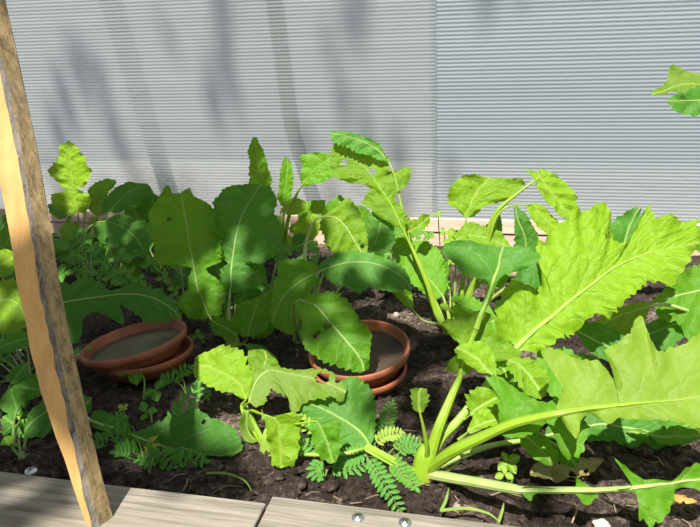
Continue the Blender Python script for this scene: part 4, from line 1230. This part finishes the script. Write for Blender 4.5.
blade('long fine grass blade crossing behind the long pale stalk', [(438,477,.004),(456,465,.02),(467,452,.03)], .54, .0014, M_PALE)
blade('little pale grass blade upright by the front plank', [(498,524,.002),(502,512,.006),(504,503,.012)], .47, .0014, M_PALE)
T = plant('dead_leaf', 'yellowish dead leaf lying flat on soil behind the long pale stalk', 'leaf', 575, 470)
leaf(T, [(530,474,530,470,530,478),(545,470,540,462,546,482),(560,466,556,456,562,480),(578,464,574,456,580,480),(592,462,590,458,595,474),(604,462,604,460,604,466)], .545, 8.0, mat=M_DEAD, fold=0, crinkle=1.5, seed=171, holes=[(572,476,4),(586,472,3),(560,462,2)], smat=M_STRAW, r0=.001, rm=.001)

# ------------------------------------------------------------------ unseen leafy crown added behind the camera, its gaps shaped to dapple the bed
def g_of(p): return (p.x - SUN_DIR.x / SUN_DIR.z * p.z, p.y - SUN_DIR.y / SUN_DIR.z * p.z)
LIT = []
for x, y, Y, r in ((70, 160, 1.5, .075), (72, 185, 1.5, .05), (215, 370, .60, .09), (230, 368, .60, .09), (205, 366, .6, .08), (262, 362, .60, .06), (240, 358, .60, .06), (300, 380, .585, .05), (275, 440, .55, .045), (330, 440, .54, .04),
                   (335, 390, .58, .04), (4, 305, .72, .055), (352, 225, 1.0, .05), (345, 250, 1.0, .04), (335, 345, .70, .03), (362, 150, 1.07, .12), (285, 178, 1.48, .05), (318, 165, 1.46, .06),
                   (305, 482, .52, .045), (150, 470, .55, .025), (190, 255, .93, .03), (232, 250, .95, .02), (20, 250, 1.0, .05), (15, 425, .57, .04)):
    gx, gy = g_of(at(x, y, Y))
    LIT.append((gx, gy, r))
for x, y, r in ((180, 168, .14), (305, 150, .11), (440, 125, .16), (330, 60, .10), (210, 45, .08), (90, 60, .10)):
    d = ray(x, y)
    t = (WY + 0.05) / (d.y + math.tan(LEAN) * d.z)
    gx, gy = g_of(EYE + d * t)
    LIT.append((gx, gy, r))
DIM = []
for x, y, Y, r in ((432, 352, None, .05), (420, 395, None, .045), (450, 340, None, .045), (400, 420, None, .04), (445, 425, None, .03), (375, 345, .80, .045), (395, 330, None, .04), (470, 390, None, .03), (365, 300, None, .06), (545, 500, None, .01)):
    gx, gy = g_of(gnd(x, y) if Y is None else at(x, y, Y))
    DIM.append((gx, gy, r))
HALF = [g_of(at(x, y, Y)) + (r,) for x, y, Y, r in ((186, 230, .93, .09), (247, 222, .95, .09), (205, 285, .93, .05), (300, 285, .93, .06), (365, 270, .93, .07), (330, 330, .72, .06), (125, 300, .8, .04), (120, 230, 1.35, .12))]
def shade(gx, gy):
    if gy < 0.455:
        return 0.45 if gx < -0.31 else 0.0
    if gy > 1.98:                                   # the ridged wall
        w = 0.62 if gx < -0.1 else 0.45 if gx < 0.35 else 0.15
        w *= 0.4 + 1.2 * (noise.noise(Vector((gx * 3.1, gy * 3.1, 8))) + 0.5)
    else:
        edge = -0.13 if gy < 1.2 else -0.13 - 0.35 * min(1, (gy - 1.2) / 0.5)
        w = 0.0 if gx > edge + .03 else 1.0 if gx < edge - .05 else 0.6
    for x, y, r in DIM:
        if math.hypot(gx - x, gy - y) < r: w = max(w, .9)
    for x, y, r in HALF:
        if math.hypot(gx - x, gy - y) < r: w *= 0.42
    for x, y, r in LIT:
        d = math.hypot(gx - x, gy - y)
        if d < r: return 0.0
        if d < r + .03: w *= 0.5
    return w
shade_tree = empty('shade_tree', (-1.75, -2.1, -0.16), 'unseen leafy crown and trunk, added behind the viewer to shade the left of the bed', 'shade_tree')
rg = random.Random(5)
V, Fc, U = [], [], []
tips = []
for _ in range(30000):
    gx, gy = rg.uniform(-2.2, 0.6), rg.uniform(0.25, 2.75)
    if rg.random() > shade(gx, gy) * ((0.98 if gx < -.2 and .45 < gy < 1.2 else 0.45) if gy < 1.95 else 0.05): continue
    d = rg.uniform(2.3, 2.9) if gy < 1.95 else rg.uniform(6.0, 7.5)
    c = Vector((gx, gy, 0)) - SUN_DIR * d
    a = Vector((rg.gauss(0, 1), rg.gauss(0, 1), rg.gauss(0, .5))).normalized()
    nrm = (-SUN_DIR + Vector((rg.gauss(0, .4), rg.gauss(0, .4), rg.gauss(0, .4)))).normalized()
    a = (a - nrm * a.dot(nrm)).normalized()
    L = rg.uniform(.055, .085) * (1.0 if gy < 1.95 else 1.3)
    sd = nrm.cross(a)
    b = len(V)
    for t, w in ((0, .05), (.3, .3), (.65, .27), (1, .02)):
        V += [c + a * L * (t - .5) - sd * w * L, c + a * L * (t - .5) + sd * w * L]
        U += [(t * L, -w * L), (t * L, w * L)]
    for i in range(3):
        Fc.append((b + 2 * i, b + 2 * i + 1, b + 2 * i + 3, b + 2 * i + 2))
    if rg.random() < 0.004: tips.append(c)
mesh_obj('foliage', V, Fc, M_DARK, shade_tree, U)
V, Fc, U = [], [], []
trunk = smooth_pts([Vector((-1.75, -2.1, -0.16)), Vector((-1.70, -2.0, 0.8)), Vector((-1.55, -1.8, 1.6)), Vector((-1.35, -1.5, 2.2))], 6)
tube_geo(V, Fc, trunk, [.07 - .045 * i / len(trunk) for i in range(len(trunk))], 12, U)
mesh_obj('trunk', V, Fc, M_BARK, shade_tree, U)
for c in tips[:40]:
    V, Fc, U = [], [], []
    st_ = trunk[rg.randrange(len(trunk) // 2, len(trunk))]
    m = (st_ + c) * 0.5 + Vector((0, 0, .12))
    sp = smooth_pts([st_, m, c], 6)
    tube_geo(V, Fc, sp, [.012 - .009 * i / len(sp) for i in range(len(sp))], 6, U)
    mesh_obj('branch', V, Fc, M_BARK, shade_tree, U)

# ------------------------------------------------------------------ groups of like things
GROUPS = {'turnip_plant': 'turnip plants growing in the raised bed', 'terracotta_saucer': 'terracotta saucers set on the soil', 'clover_plant': 'clover plants on the shaded soil',
          'bean_plant': 'three leaflet bean plants on the left', 'vetch_plant': 'vetch plants with feathery fronds', 'seedling': 'seedlings on the bare soil', 'pebble': 'pebbles on the soil',
          'soil_clod': 'crumbly soil clods', 'grass_blade': 'grass blades near the front plank', 'edge_plank': 'front edge planks', 'wooden_board': 'boards at the foot of the back wall'}
for ob in list(COL.objects):
    if ob.parent is None:
        st_ = ob.name.split('.')[0]
        if st_ in GROUPS: ob['group'] = GROUPS[st_]
